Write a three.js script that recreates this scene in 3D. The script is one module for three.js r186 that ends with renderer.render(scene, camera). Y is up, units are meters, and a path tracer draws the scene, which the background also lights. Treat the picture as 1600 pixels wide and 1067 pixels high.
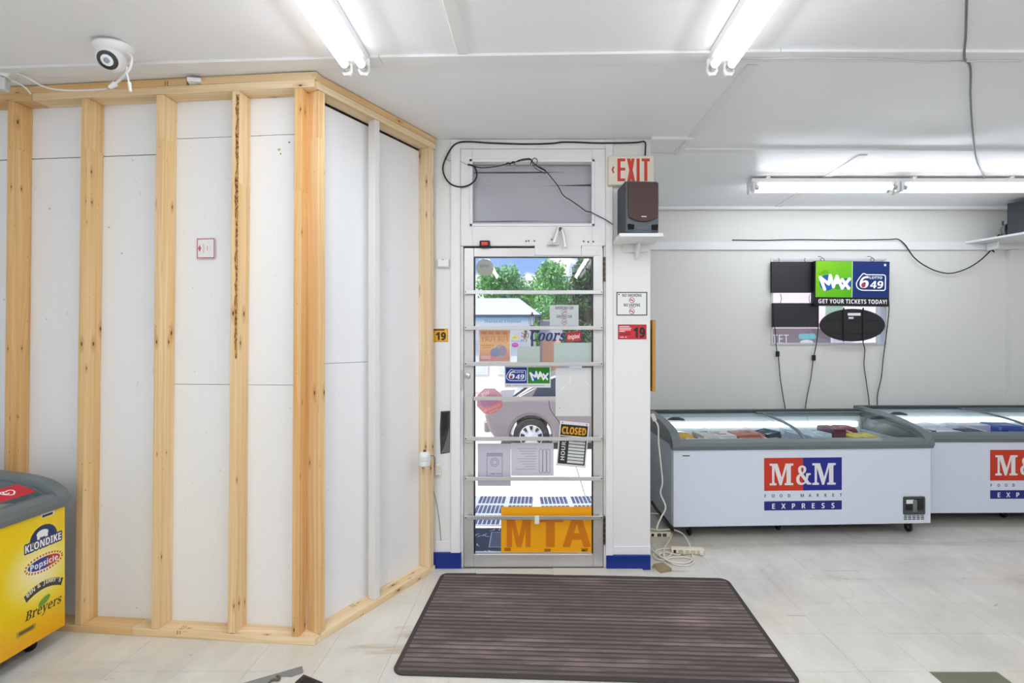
import * as THREE from 'three';
import { RoundedBoxGeometry } from 'three/addons/geometries/RoundedBoxGeometry.js';
import { mergeGeometries, toCreasedNormals } from 'three/addons/utils/BufferGeometryUtils.js';
import { RectAreaLightUniformsLib } from 'three/addons/lights/RectAreaLightUniformsLib.js';

// ------------------------------------------------------------------ camera, sky, sun, exposure
const scene = new THREE.Scene();
const F = 800, CU = 838, CV = 534, CH = 1.475;               // focal length and principal point of the 1600 x 1067 frame, eye height
const camera = new THREE.PerspectiveCamera(2 * Math.atan(534 / F) * 180 / Math.PI, 1676 / 1068, 0.05, 400);
camera.setViewOffset(1676, 1068, 0, 0, 1600, 1067);
camera.position.set(0, CH, 0);
const renderer = new THREE.WebGLRenderer();
renderer.toneMapping = THREE.LinearToneMapping;
renderer.toneMappingExposure = 1.12;
renderer.shadowMap.enabled = true;
RectAreaLightUniformsLib.init();
const LAMP = 18.5, RECESS_LAMP = 12, TUBE_GLOW = 3.2, LED_GLOW = 2.6;

const sun = new THREE.DirectionalLight(0xfffaf4, 6.6);
sun.position.set(-8, 14, 4.2); sun.target.position.set(0, 0, -8);
sun.position.add(sun.target.position);
sun.shadow.camera.left = -25; sun.shadow.camera.right = 25; sun.shadow.camera.top = 25; sun.shadow.camera.bottom = -25; sun.shadow.camera.far = 80;
sun.shadow.mapSize.set(2048, 2048);
scene.add(sun, sun.target);

let seedState = 7;
function reseed(s) { seedState = s * 2654435761 >>> 0; }
function rnd() { seedState = (seedState + 0x6d2b79f5) >>> 0; let t = Math.imul(seedState ^ (seedState >>> 15), 1 | seedState); t = (t + Math.imul(t ^ (t >>> 7), 61 | t)) ^ t; return ((t ^ (t >>> 14)) >>> 0) / 4294967296; }
const rr = (a, b) => a + (b - a) * rnd();
const hash2 = (x, y) => { let h = Math.imul(x, 374761393) + Math.imul(y, 668265263); h = Math.imul(h ^ (h >>> 13), 1274126177); return ((h ^ (h >>> 16)) >>> 0) / 4294967296; };
function vnoise(x, y) {
  const ix = Math.floor(x), iy = Math.floor(y), fx = x - ix, fy = y - iy, s = fx * fx * (3 - 2 * fx), t = fy * fy * (3 - 2 * fy);
  return (hash2(ix, iy) * (1 - s) + hash2(ix + 1, iy) * s) * (1 - t) + (hash2(ix, iy + 1) * (1 - s) + hash2(ix + 1, iy + 1) * s) * t;
}
function fbm(x, y, o = 4) { let a = 0.5, r = 0; for (let i = 0; i < o; i++) { r += a * vnoise(x, y); x = x * 2 + 17.3; y = y * 2 + 9.1; a *= 0.5; } return r; }
{ // computed sky: blue air with scattered fair-weather clouds, the same all round
  const W = 2048, H = 1024, d = new Float32Array(W * H * 4);
  for (let r = 0; r < H; r++) for (let c = 0; c < W; c++) {
    const el = ((r + 0.5) / H - 0.5) * Math.PI, az = ((c + 0.5) / W - 0.5) * 2 * Math.PI, y = Math.sin(el), o = (r * W + c) * 4;
    const k = Math.pow(Math.max(0, 1 - Math.max(0, y)), 4);
    let R = 0.10 + 0.34 * k, G = 0.27 + 0.36 * k, B = 0.80 + 0.16 * k;
    const px = Math.cos(az) * 18 + 61.79, pz = Math.sin(az) * 18 + 49.95, n = fbm(px + y * 2.2, pz + y * 27, 5);
    let a = Math.min(1, Math.max(0, (n - 0.52) / 0.08)); a *= Math.min(1, Math.max(0, (y + 0.02) / 0.06));
    R += (1.0 - R) * a; G += (1.0 - G) * a; B += (1.02 - B) * a;
    if (y < 0) { R = G = 0.35; B = 0.36; }
    d[o] = R; d[o + 1] = G; d[o + 2] = B; d[o + 3] = 1;
  }
  const t = new THREE.DataTexture(d, W, H, THREE.RGBAFormat, THREE.FloatType);
  t.mapping = THREE.EquirectangularReflectionMapping; t.magFilter = THREE.LinearFilter; t.minFilter = THREE.LinearFilter; t.needsUpdate = true;
  scene.background = t; scene.environment = t;
}

// ------------------------------------------------------------------ helpers
const V3 = (x, y, z) => new THREE.Vector3(x, y, z);
const at = (u, v, D) => V3((u - CU) * D / F, CH - (v - CV) * D / F, -D);      // a point of the frame at depth D
const xat = (u, D) => (u - CU) * D / F, yat = (v, D) => CH - (v - CV) * D / F;
const DW = 3.333, DR = 5.04, HC = 2.792;                                       // door wall, recess wall, ceiling height
const names = new Map();
function numbered(n) { const k = names.get(n) ?? 0; names.set(n, k + 1); return k ? n + '_' + String(k).padStart(3, '0') : n; }
function tag(o, label, category, group) { o.userData.label = label; o.userData.category = category; if (group) o.userData.group = group; return o; }
function thing(name, label, category, p = [0, 0, 0], turn = 0, group) {
  const o = new THREE.Group(); o.name = numbered(name); scene.add(o);
  if (p.isVector3) o.position.copy(p); else o.position.set(...p);
  o.rotation.y = turn; return tag(o, label, category, group);
}
function part(name, geo, mat, parent, p, rot) {
  const m = new THREE.Mesh(geo, mat); m.name = numbered(name); parent.add(m);
  if (p) { if (p.isVector3) m.position.copy(p); else m.position.set(...p); }
  if (rot) m.rotation.set(...rot);
  return m;
}
function one(name, label, category, geo, mat, p, rot, group) { return tag(part(name, geo, mat, scene, p, rot), label, category, group); }
function struct(name, geo, mat, p, rot) { const m = part(name, geo, mat, scene, p, rot); m.userData.kind = 'structure'; return m; }
function structGroup(name, p = [0, 0, 0]) { const g = new THREE.Group(); g.name = numbered(name); g.position.set(...p); g.userData.kind = 'structure'; scene.add(g); return g; }
const rbox = (w, h, d, r = 0.003, s = 1) => new RoundedBoxGeometry(w, h, d, s, Math.min(r, w / 2.01, h / 2.01, d / 2.01));
const box = (w, h, d) => new THREE.BoxGeometry(w, h, d);
function metricUV(g, su = 1, sv = 1, ou = 0, ov = 0) {
  const p = g.attributes.position, n = g.attributes.normal, uv = new Float32Array(p.count * 2);
  for (let i = 0; i < p.count; i++) {
    const ax = Math.abs(n.getX(i)), ay = Math.abs(n.getY(i)), az = Math.abs(n.getZ(i)); let a, b;
    if (ay >= ax && ay >= az) { a = p.getX(i); b = p.getZ(i); } else if (ax >= az) { a = p.getZ(i); b = p.getY(i); } else { a = p.getX(i); b = p.getY(i); }
    uv[i * 2] = a / su + ou; uv[i * 2 + 1] = b / sv + ov;
  }
  g.setAttribute('uv', new THREE.BufferAttribute(uv, 2)); return g;
}
const clean = (g) => { const q = g.index ? g.toNonIndexed() : g; for (const k of Object.keys(q.attributes)) if (!['position', 'normal', 'uv'].includes(k)) q.deleteAttribute(k); return q; };
const merge = (list) => mergeGeometries(list.map(clean));
const moved = (g, x, y, z, rx = 0, ry = 0, rz = 0) => g.applyMatrix4(new THREE.Matrix4().compose(V3(x, y, z), new THREE.Quaternion().setFromEuler(new THREE.Euler(rx, ry, rz)), V3(1, 1, 1)));
function tube(points, r, seg = 0, radial = 7) { return new THREE.TubeGeometry(new THREE.CatmullRomCurve3(points, false, 'centripetal'), seg || Math.max(8, points.length * 7), r, radial, false); }
function extrude(pts, depth, bevel = 0, holes = [], seg = 1) {
  const s = !Array.isArray(pts) ? pts : new THREE.Shape(pts.map((p) => new THREE.Vector2(p[0], p[1])));
  for (const h of holes) s.holes.push(!Array.isArray(h) ? h : new THREE.Path(h.map((p) => new THREE.Vector2(p[0], p[1]))));
  const g = new THREE.ExtrudeGeometry(s, { depth: depth - 2 * bevel, bevelEnabled: bevel > 0, bevelSize: bevel, bevelThickness: bevel, bevelOffset: -bevel, bevelSegments: seg, curveSegments: 16 });
  return g.translate(0, 0, -(depth - 2 * bevel) / 2);
}
function rrShape(w, h, r, x = 0, y = 0, cls = THREE.Shape) {
  const s = new cls(), a = x - w / 2, b = y - h / 2, c = x + w / 2, d = y + h / 2;
  s.moveTo(a + r, b); s.lineTo(c - r, b); s.absarc(c - r, b + r, r, -Math.PI / 2, 0); s.lineTo(c, d - r); s.absarc(c - r, d - r, r, 0, Math.PI / 2);
  s.lineTo(a + r, d); s.absarc(a + r, d - r, r, Math.PI / 2, Math.PI); s.lineTo(a, b + r); s.absarc(a + r, b + r, r, Math.PI, 1.5 * Math.PI); return s;
}
const std = (color, roughness = 0.6, more = {}) => new THREE.MeshStandardMaterial({ color, roughness, ...more });
const phys = (color, roughness = 0.6, more = {}) => new THREE.MeshPhysicalMaterial({ color, roughness, ...more });
function canvasTex(w, h, draw, srgb = true) {
  const c = document.createElement('canvas'); c.width = w; c.height = h; draw(c.getContext('2d'), w, h);
  const t = new THREE.CanvasTexture(c); if (srgb) t.colorSpace = THREE.SRGBColorSpace; t.anisotropy = 8; return t;
}
function repeat(t) { t.wrapS = t.wrapT = THREE.RepeatWrapping; return t; }
function noiseTex(w, h, f) { // grey data map
  const d = new Uint8Array(w * h * 4);
  for (let y = 0; y < h; y++) for (let x = 0; x < w; x++) { const v = Math.max(0, Math.min(255, f(x, y) * 255)), o = (y * w + x) * 4; d[o] = d[o + 1] = d[o + 2] = v; d[o + 3] = 255; }
  const t = new THREE.DataTexture(d, w, h); t.magFilter = THREE.LinearFilter; t.minFilter = THREE.LinearFilter; t.needsUpdate = true; return repeat(t);
}
const text = (c, s, x, y, px, o = {}) => { // s centred at x, y, squeezed or stretched to a width o.w
  c.save(); c.translate(x, y); if (o.rot) c.rotate(o.rot); c.font = (o.font ?? 'bold') + ' ' + px + 'px ' + (o.family ?? 'sans-serif'); c.textAlign = 'center'; c.textBaseline = 'middle';
  if (o.skew) c.transform(1, 0, o.skew, 1, 0, 0);
  if (o.w) c.scale(o.w / c.measureText(s).width, 1); c.scale(1, o.sy ?? 1);
  if (o.stroke) { c.lineJoin = 'round'; c.lineWidth = o.lw; c.strokeStyle = o.stroke; c.strokeText(s, 0, 0); }
  if (o.fill !== null) { c.fillStyle = o.fill ?? '#000'; c.fillText(s, 0, 0); } c.restore();
};
const ell = (c, x, y, a, b, fill, rot = 0) => { c.beginPath(); c.ellipse(x, y, a, b, rot, 0, 2 * Math.PI); c.fillStyle = fill; c.fill(); };

// ------------------------------------------------------------------ shared materials
const orange = noiseTex(256, 256, (x, y) => 0.5 + 0.5 * (fbm(x / 9, y / 9, 3) - 0.5));
function paintMat(color, rough, bump = 0.0006) { const t = orange.clone(); t.repeat.set(4, 4); return std(color, rough, { bumpMap: t, bumpScale: bump }); }
const M = {
  ceiling: paintMat(0xfbfcff, 0.42, 0.0005), wall: paintMat(0xf1f0ee, 0.5), recess: null, trim: paintMat(0xf3f3f3, 0.4, 0.0004), blue: paintMat(0x0b2f86, 0.4),
  alum: std(0xb9b5af, 0.36, { metalness: 0.85 }), steel: std(0xcfcfce, 0.3, { metalness: 0.9 }), brushed: std(0xd4d2cf, 0.42, { metalness: 0.6 }), darkSteel: std(0x5a554f, 0.45, { metalness: 0.8 }), brass: std(0x8a7350, 0.4, { metalness: 0.9 }),
  black: std(0x111214, 0.45), rubber: std(0x1a1a1b, 0.8), whitePlastic: phys(0xf2f2f0, 0.35, { clearcoat: 0.2 }), cream: phys(0xe9dfc6, 0.4), cord: std(0xe6e1d2, 0.5), blackCord: std(0x17171a, 0.5),
  glass: phys(0xffffff, 0.0, { transmission: 1, thickness: 0, ior: 1.45 }), lidGlass: phys(0xf4fbfb, 0.0, { transmission: 1, thickness: 0, ior: 1.4, specularIntensity: 0.6 }),
  rim: phys(0x6d7678, 0.42, { clearcoat: 0.15 }), rimDark: phys(0x454b4d, 0.45), freezerWhite: phys(0xdfe6f4, 0.28, { clearcoat: 0.3 }), liner: std(0xe3e8ea, 0.4), freezerSide: phys(0xb7c2cc, 0.35),
  tube: std(0xffffff, 0.4, { emissive: 0xffffff, emissiveIntensity: TUBE_GLOW }), housing: phys(0xf4f5f7, 0.3),
  concrete: paintMat(0xc9c6bf, 0.9, 0.002), asphalt: paintMat(0xb4b2ae, 0.95, 0.002), dark: std(0x17181a, 0.6),
};
{ // fine vertical grooves of the recess wall's painted panelling
  const t = noiseTex(256, 8, (x) => (x % 32 < 2 ? 0.25 : 0.75)); t.repeat.set(1 / 0.9, 1);
  M.recess = std(0xe9e9e4, 0.5, { bumpMap: t, bumpScale: 0.0008 });
}

// ------------------------------------------------------------------ floor
const XL = -3.4, XR = 5.4, ZB = 4.2;
const floorTex = canvasTex(2048, 1024, (c, w, h) => { // X -2.6..5.0, depth 1.3..5.1
  const X = (x) => (x + 2.6) / 7.6 * w, Y = (d) => (5.1 - d) / 3.8 * h;
  const im = c.createImageData(w, h);
  for (let y = 0; y < h; y++) for (let x = 0; x < w; x++) {
    const a = fbm(x / 90, y / 90, 5), b = fbm(x / 14 + 50, y / 40, 3), e = hash2(x, y), o = (y * w + x) * 4;
    const g = 1 + (a - 0.48) * 0.16 + (b - 0.45) * 0.07 + (e - 0.5) * 0.03, warm = (fbm(x / 160 + 9, y / 160 + 4, 3) - 0.45) * 18;
    im.data[o] = 223 * g; im.data[o + 1] = 219 * g - warm * 0.35; im.data[o + 2] = 208 * g - warm; im.data[o + 3] = 255;
  }
  c.putImageData(im, 0, 0); reseed(21);
  const smear = (x, d, a, b, col, rot = 0) => { for (let i = 0; i < 26; i++) ell(c, X(x) + rr(-a, a), Y(d) + rr(-b, b), rr(2, a * 0.8), rr(1, b * 0.5), col, rot + rr(-0.1, 0.1)); };
  smear(-0.7, 2.46, 40, 9, 'rgba(150,115,60,0.08)'); smear(-0.62, 2.6, 22, 14, 'rgba(140,110,60,0.06)'); smear(-0.9, 2.18, 45, 8, 'rgba(120,100,60,0.03)');
  smear(0.95, 3.55, 40, 26, 'rgba(170,125,60,0.05)'); smear(1.9, 3.2, 45, 6, 'rgba(140,95,50,0.035)', 0.5); smear(3.3, 3.25, 30, 5, 'rgba(120,85,40,0.05)'); smear(2.6, 3.3, 120, 60, 'rgba(130,120,95,0.022)');
  smear(2.3, 3.72, 260, 14, 'rgba(95,85,65,0.03)'); smear(3.6, 3.8, 160, 16, 'rgba(95,85,65,0.03)'); smear(1.1, 3.7, 60, 20, 'rgba(150,110,60,0.04)'); smear(2.2, 2.05, 24, 7, 'rgba(120,90,50,0.08)'); smear(0.6, 3.3, 90, 4, 'rgba(120,90,50,0.07)'); smear(-1.9, 2.3, 90, 24, 'rgba(120,110,90,0.015)');
  for (let i = 0; i < 130; i++) { const l = rr(2, 16), a = rr(-0.6, 0.6), x = rr(0, w), y = rr(0, h); c.strokeStyle = `rgba(90,80,66,${rr(0.08, 0.4)})`; c.lineWidth = rr(0.6, 1.8); c.beginPath(); c.moveTo(x, y); c.lineTo(x + l * Math.cos(a), y + l * Math.sin(a)); c.stroke(); }
  for (const [x, d, l] of [[1.85, 3.3, 60], [3.05, 3.24, 60], [1.35, 2.76, 26], [3.15, 2.7, 40], [1.5, 2.18, 70]]) { c.strokeStyle = 'rgba(110,80,45,0.5)'; c.lineWidth = 1.3; c.beginPath(); c.moveTo(X(x), Y(d)); c.lineTo(X(x) + l, Y(d) + 1); c.stroke(); }
  for (let i = 0; i < 90; i++) ell(c, rr(0, w), rr(0, h), rr(0.8, 2.2), rr(0.7, 1.4), `rgba(70,62,52,${rr(0.15, 0.6)})`);
});
const floorMat = std(0xffffff, 0.38, { map: floorTex, roughnessMap: noiseTex(256, 256, (x, y) => 0.55 + 0.45 * fbm(x / 40, y / 40, 3)), bumpMap: orange, bumpScale: 0.0003 });
const subfloorMat = std(0x9a9484, 0.7);
const floor = struct('floor', box(XR - XL + 0.4, 0.12, ZB + 0.2 + DW + 0.16), std(0xd6d1c4, 0.5), [(XL + XR) / 2, -0.0635, (ZB + 0.2 - DW - 0.16) / 2]);
part('floor_slab', box(XR + 0.2 - 0.58, 0.12, DR - DW), floor.material, floor, V3((XR + 0.2 + 0.58) / 2, -0.0635, -(DR + DW + 0.32) / 2).sub(floor.position));
{
  const g0 = 0.305; let n = 0;
  for (let i = -14; i < 13; i++) for (let j = -3; j < 10; j++) {
    let x0 = 1.45 + i * g0, x1 = x0 + g0, d0 = 2.291 + j * 0.2975, d1 = d0 + 0.2975;
    if (i === 1 && j === -1) continue;                                            // the missing tile
    const u0 = Math.min(xat.call(null, 0, 1) * 0 + CU + x0 * F / d1, CU + x0 * F / d0), u1 = Math.max(CU + x1 * F / d1, CU + x1 * F / d0);
    if (u1 < 0 || u0 > 1600 || CV + CH * F / d1 > 1067) continue;
    if (x1 > 0.9) { if (d0 > DR - 0.02) continue; d1 = Math.min(d1, DR); } else { if (d0 > DW - 0.03) continue; d1 = Math.min(d1, DW - 0.004); }
    if (d0 > 2.6 && x1 < -1.134 + 0.534 * (d0 - 2.484)) continue;
    if (x0 > 1.3 && d0 > 4.05) continue;                                           // under the freezers
    const w = x1 - x0 - 0.0012, dd = d1 - d0 - 0.0012, g = box(w, 0.0034, dd), p = g.attributes.position, uv = g.attributes.uv;
    const cx = (x0 + x1) / 2, cd = (d0 + d1) / 2, cy = -0.0018 + (hash2(i + 40, j + 40) - 0.5) * 0.0006;
    for (let k = 0; k < p.count; k++) uv.setXY(k, (cx + p.getX(k) + 2.6) / 7.6, (cd - p.getZ(k) - 1.3) / 3.8);
    part('tile', g, floorMat, floor, V3(cx, cy, -cd).sub(floor.position)); n++;
  }
  part('bare_patch', box(0.303, 0.001, 0.296), std(0x75755f, 0.6, { bumpMap: orange, bumpScale: 0.001 }), floor, V3(1.755 + 0.1525, -0.003, -(2.291 - 0.14875)).sub(floor.position));
  const wood = std(0xd9d5cb, 0.6);
  for (const [u0, u1, v0, v1] of [[672, 744, 890, 897], [746, 862, 890, 898], [864, 1003, 889, 900]]) { const d0 = CH * F / (v0 - CV), d1 = CH * F / (v1 - CV); part('threshold_board', rbox(xat(u1, d0) - xat(u0, d0), 0.008, d0 - d1, 0.002), wood, floor, V3((xat(u0, d0) + xat(u1, d0)) / 2, 0.004, -(d0 + d1) / 2).sub(floor.position)); }
}

// ------------------------------------------------------------------ ceiling with battens
{
  const g = new THREE.PlaneGeometry(XR - XL, ZB + DR, 150, 150), p = g.attributes.position; g.rotateX(Math.PI / 2); g.translate((XL + XR) / 2, HC, (ZB - DR) / 2);
  const bump = (x, z, cx, cd, rx, rz, h) => h * Math.exp(-(((x - cx) / rx) ** 2) - (((z + cd) / rz) ** 2));
  for (let i = 0; i < p.count; i++) {
    const x = p.getX(i), z = p.getZ(i); let y = 0.003 * (fbm(x * 1.3 + 5, z * 1.3 + 9, 2) - 0.5);
    if (x > 0.9) y += -bump(x, z, 1.7, 3.2, 0.5, 0.18, 0.012) - bump(x, z, 2.6, 3.25, 0.3, 0.12, 0.014) + bump(x, z, 2.1, 3.1, 0.35, 0.2, 0.006) - bump(x, z, 3.2, 3.05, 0.5, 0.16, 0.01);
    p.setY(i, HC + Math.min(0.004, y));
  }
  { const ix = g.index.array, keep = []; for (let i = 0; i < ix.length; i += 3) { const x = (p.getX(ix[i]) + p.getX(ix[i + 1]) + p.getX(ix[i + 2])) / 3, z = (p.getZ(ix[i]) + p.getZ(ix[i + 1]) + p.getZ(ix[i + 2])) / 3; if (x > 0.62 || z > -DW - 0.06) keep.push(ix[i], ix[i + 1], ix[i + 2]); } g.setIndex(keep); }
  g.computeVertexNormals();
  const c = struct('ceiling', metricUV(g), M.ceiling);
  part('ceiling_slab', box(XR - XL + 0.4, 0.16, ZB + 0.2 + DW + 0.2), M.ceiling, c, [(XL + XR) / 2, HC + 0.088, (ZB + 0.2 - DW - 0.2) / 2]); part('ceiling_slab', box(XR + 0.2 - 0.56, 0.16, DR - DW), M.ceiling, c, [(XR + 0.2 + 0.56) / 2, HC + 0.088, -(DR + DW) / 2 - 0.2]);
  let tn = 1;
  const batten = (x0, d0, x1, d1, w = 0.05, t = 0.008) => { const L = Math.hypot(x1 - x0, d1 - d0), m = struct('trim_' + tn++, rbox(L, t, w, 0.003), M.trim, [(x0 + x1) / 2, HC - t / 2, -(d0 + d1) / 2], [0, Math.atan2(d1 - d0, x1 - x0), 0]); return m; };
  batten(-3.2, 2.52, -0.72, 2.39, 0.09, 0.014); batten(-0.72, 2.39, 1.1, 2.345, 0.09, 0.014); batten(1.1, 2.345, 5.3, 2.37, 0.09, 0.014);
  batten(-0.335, 2.33, -0.335, -0.4, 0.052); batten(1.03, 2.43, 1.0, 3.28, 0.06); batten(0.95, 3.5, 5.35, 3.56, 0.06, 0.014); batten(2.3, 3.6, 2.35, 5.0, 0.06);
  batten(0.78, 4.99, 5.35, 4.99, 0.05, 0.03);
  // hatch in the ceiling beside the exit sign
  const h = structGroup('trim_' + tn++, [0.87, HC, -3.43]);
  for (const [x, z, w, d] of [[0, 0.135, 0.26, 0.03], [0, -0.135, 0.26, 0.03], [-0.115, 0, 0.03, 0.24], [0.115, 0, 0.03, 0.24]]) part('hatch_frame', rbox(w, 0.02, d, 0.003), M.trim, h, [x, -0.01, z]);
  part('hatch_panel', box(0.2, 0.008, 0.24), M.trim, h, [0, -0.004, 0]);
}

// ------------------------------------------------------------------ walls
const wallBox = (name, x0, x1, y0, y1, d0, d1, m) => struct(name, metricUV(box(x1 - x0, y1 - y0, Math.abs(d1 - d0))), m ?? M.wall, [(x0 + x1) / 2, (y0 + y1) / 2, -(d0 + d1) / 2]);
const XD0 = xat(718, DW), XD1 = xat(947, DW), YT = yat(232, DW);                  // the opening that takes door and transom
wallBox('wall_left', XL - 0.15, XL, 0, HC + 0.02, -ZB - 0.15, DR + 0.2); wallBox('wall_right', XR, XR + 0.15, 0, HC + 0.02, -ZB - 0.15, DR + 0.2); wallBox('wall_back', XL, XR, 0, HC + 0.02, -ZB - 0.15, -ZB);
wallBox('wall_front_left', XL, XD0, 0, HC, DW, DW + 0.16); wallBox('wall_front_right', XD1, xat(1016, DW), 0, HC, DW, DW + 0.16); wallBox('wall_front_top', XD0, XD1, YT, HC, DW, DW + 0.16);
wallBox('wall_recess_side', xat(1016, DW) - 0.16, xat(1016, DW), 0, HC, DW + 0.16, DR);
const WX0 = xat(1204, DR), WX1 = xat(1384, DR), WY0 = yat(539, DR), WY1 = yat(404, DR);
{
  const s = [[0.58, 0], [XR, 0], [XR, HC], [0.58, HC]], g = extrude(s, 0.15, 0, [[[WX0, WY0], [WX0, WY1], [WX1, WY1], [WX1, WY0]]]);
  struct('wall_recess', metricUV(g), M.recess, [0, 0, -DR - 0.075]);
  wallBox('wall_pilaster', xat(1578, 4.99), XR, 0, yat(392, DR), 4.98, DR, M.recess);
  const r = struct('trim_20', rbox(XR - 0.76, yat(378, DR) - yat(391, DR), 0.03, 0.004), M.trim, [(XR + 0.76) / 2, (yat(378, DR) + yat(391, DR)) / 2, -DR + 0.015]);
  // casings round door and transom, a batten strip on the wall beside them, small skirting mouldings
  const cas = (n, u0, u1, v0, v1, t = 0.016, m = M.trim) => struct(n, rbox(xat(u1, DW) - xat(u0, DW), yat(v0, DW) - yat(v1, DW), t, 0.003), m, [(xat(u0, DW) + xat(u1, DW)) / 2, (yat(v0, DW) + yat(v1, DW)) / 2, -DW + t / 2]);
  cas('trim_21', 705, 719.5, 219, 863); cas('trim_22', 946, 957, 219, 867); cas('trim_23', 719.5, 946, 219, 233, 0.012); cas('trim_24', 669, 705, 845, 862, 0.008);
  cas('trim_25', 957, 1016, 853, 866, 0.008);
  cas('baseboard_left', 664, 721, 862, 888, 0.022, M.blue); cas('baseboard_right', 947, 1015.5, 866, 889, 0.022, M.blue);
}

// ------------------------------------------------------------------ transom window over the door
{
  const w = structGroup('window_1', [0, 0, -DW]);
  const bar = (n, u0, u1, v0, v1, t, m, z = 0) => part(n, rbox(xat(u1, DW) - xat(u0, DW), yat(v0, DW) - yat(v1, DW), t, 0.003), m, w, [(xat(u0, DW) + xat(u1, DW)) / 2, (yat(v0, DW) + yat(v1, DW)) / 2, z]);
  bar('window_frame', 719.5, 738, 233, 384, 0.06, M.trim, -0.028); bar('window_frame', 925, 946, 233, 384, 0.06, M.trim, -0.028); bar('window_frame', 738, 925, 233, 253, 0.06, M.trim, -0.028); bar('window_frame', 738, 925, 350, 384, 0.06, M.trim, -0.028);
  bar('glazing_bead', 734, 738.5, 249, 354, 0.014, M.trim, 0.003); bar('glazing_bead', 924.5, 929, 249, 354, 0.014, M.trim, 0.003); bar('glazing_bead', 734, 929, 249, 253.5, 0.014, M.trim, 0.003); bar('glazing_bead', 734, 929, 349.5, 354, 0.014, M.trim, 0.003);
  part('pane', box(0.79, 0.41, 0.004), M.glass, w, [xat(831, DW), yat(301, DW), -0.03]);
  part('backing_board', box(0.86, 0.5, 0.01), M.dark, w, [xat(831, DW), yat(301, DW), -0.1]);
  for (const [u, v] of [[822, 377], [826, 376.5], [835, 376.5], [912, 377], [919, 378], [927, 377.5], [862, 374]]) part('screw_hole', new THREE.CylinderGeometry(0.005, 0.006, 0.003, 8).rotateX(Math.PI / 2), std(0x6a4a34, 0.8), w, [xat(u, DW), yat(v, DW), 0.003]);
  reseed(5);
  for (const [v0, v1, tilt] of [[248, 269.5, -0.004], [270, 290, 0.01], [290.8, 346, 0.004], [346.6, 362, -0.008]]) {
    const g = new THREE.BoxGeometry(0.86, yat(v0, DW + 0.07) - yat(v1, DW + 0.07), 0.012, 30, 1, 1), p = g.attributes.position, k = rr(0, 6);
    for (let i = 0; i < p.count; i++) { const x = p.getX(i); p.setY(i, p.getY(i) + 0.0035 * Math.sin(x * 5 + k)); p.setZ(i, p.getZ(i) + 0.003 * Math.sin(x * 7 + k * 2)); }
    g.computeVertexNormals();
    part('plank', g, std(0xb4b4bc, 0.25, { bumpMap: orange, bumpScale: 0.0012 }), w, [xat(831, DW), (yat(v0, DW + 0.07) + yat(v1, DW + 0.07)) / 2, -0.072], [0, 0, tilt]);
  }
}

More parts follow.
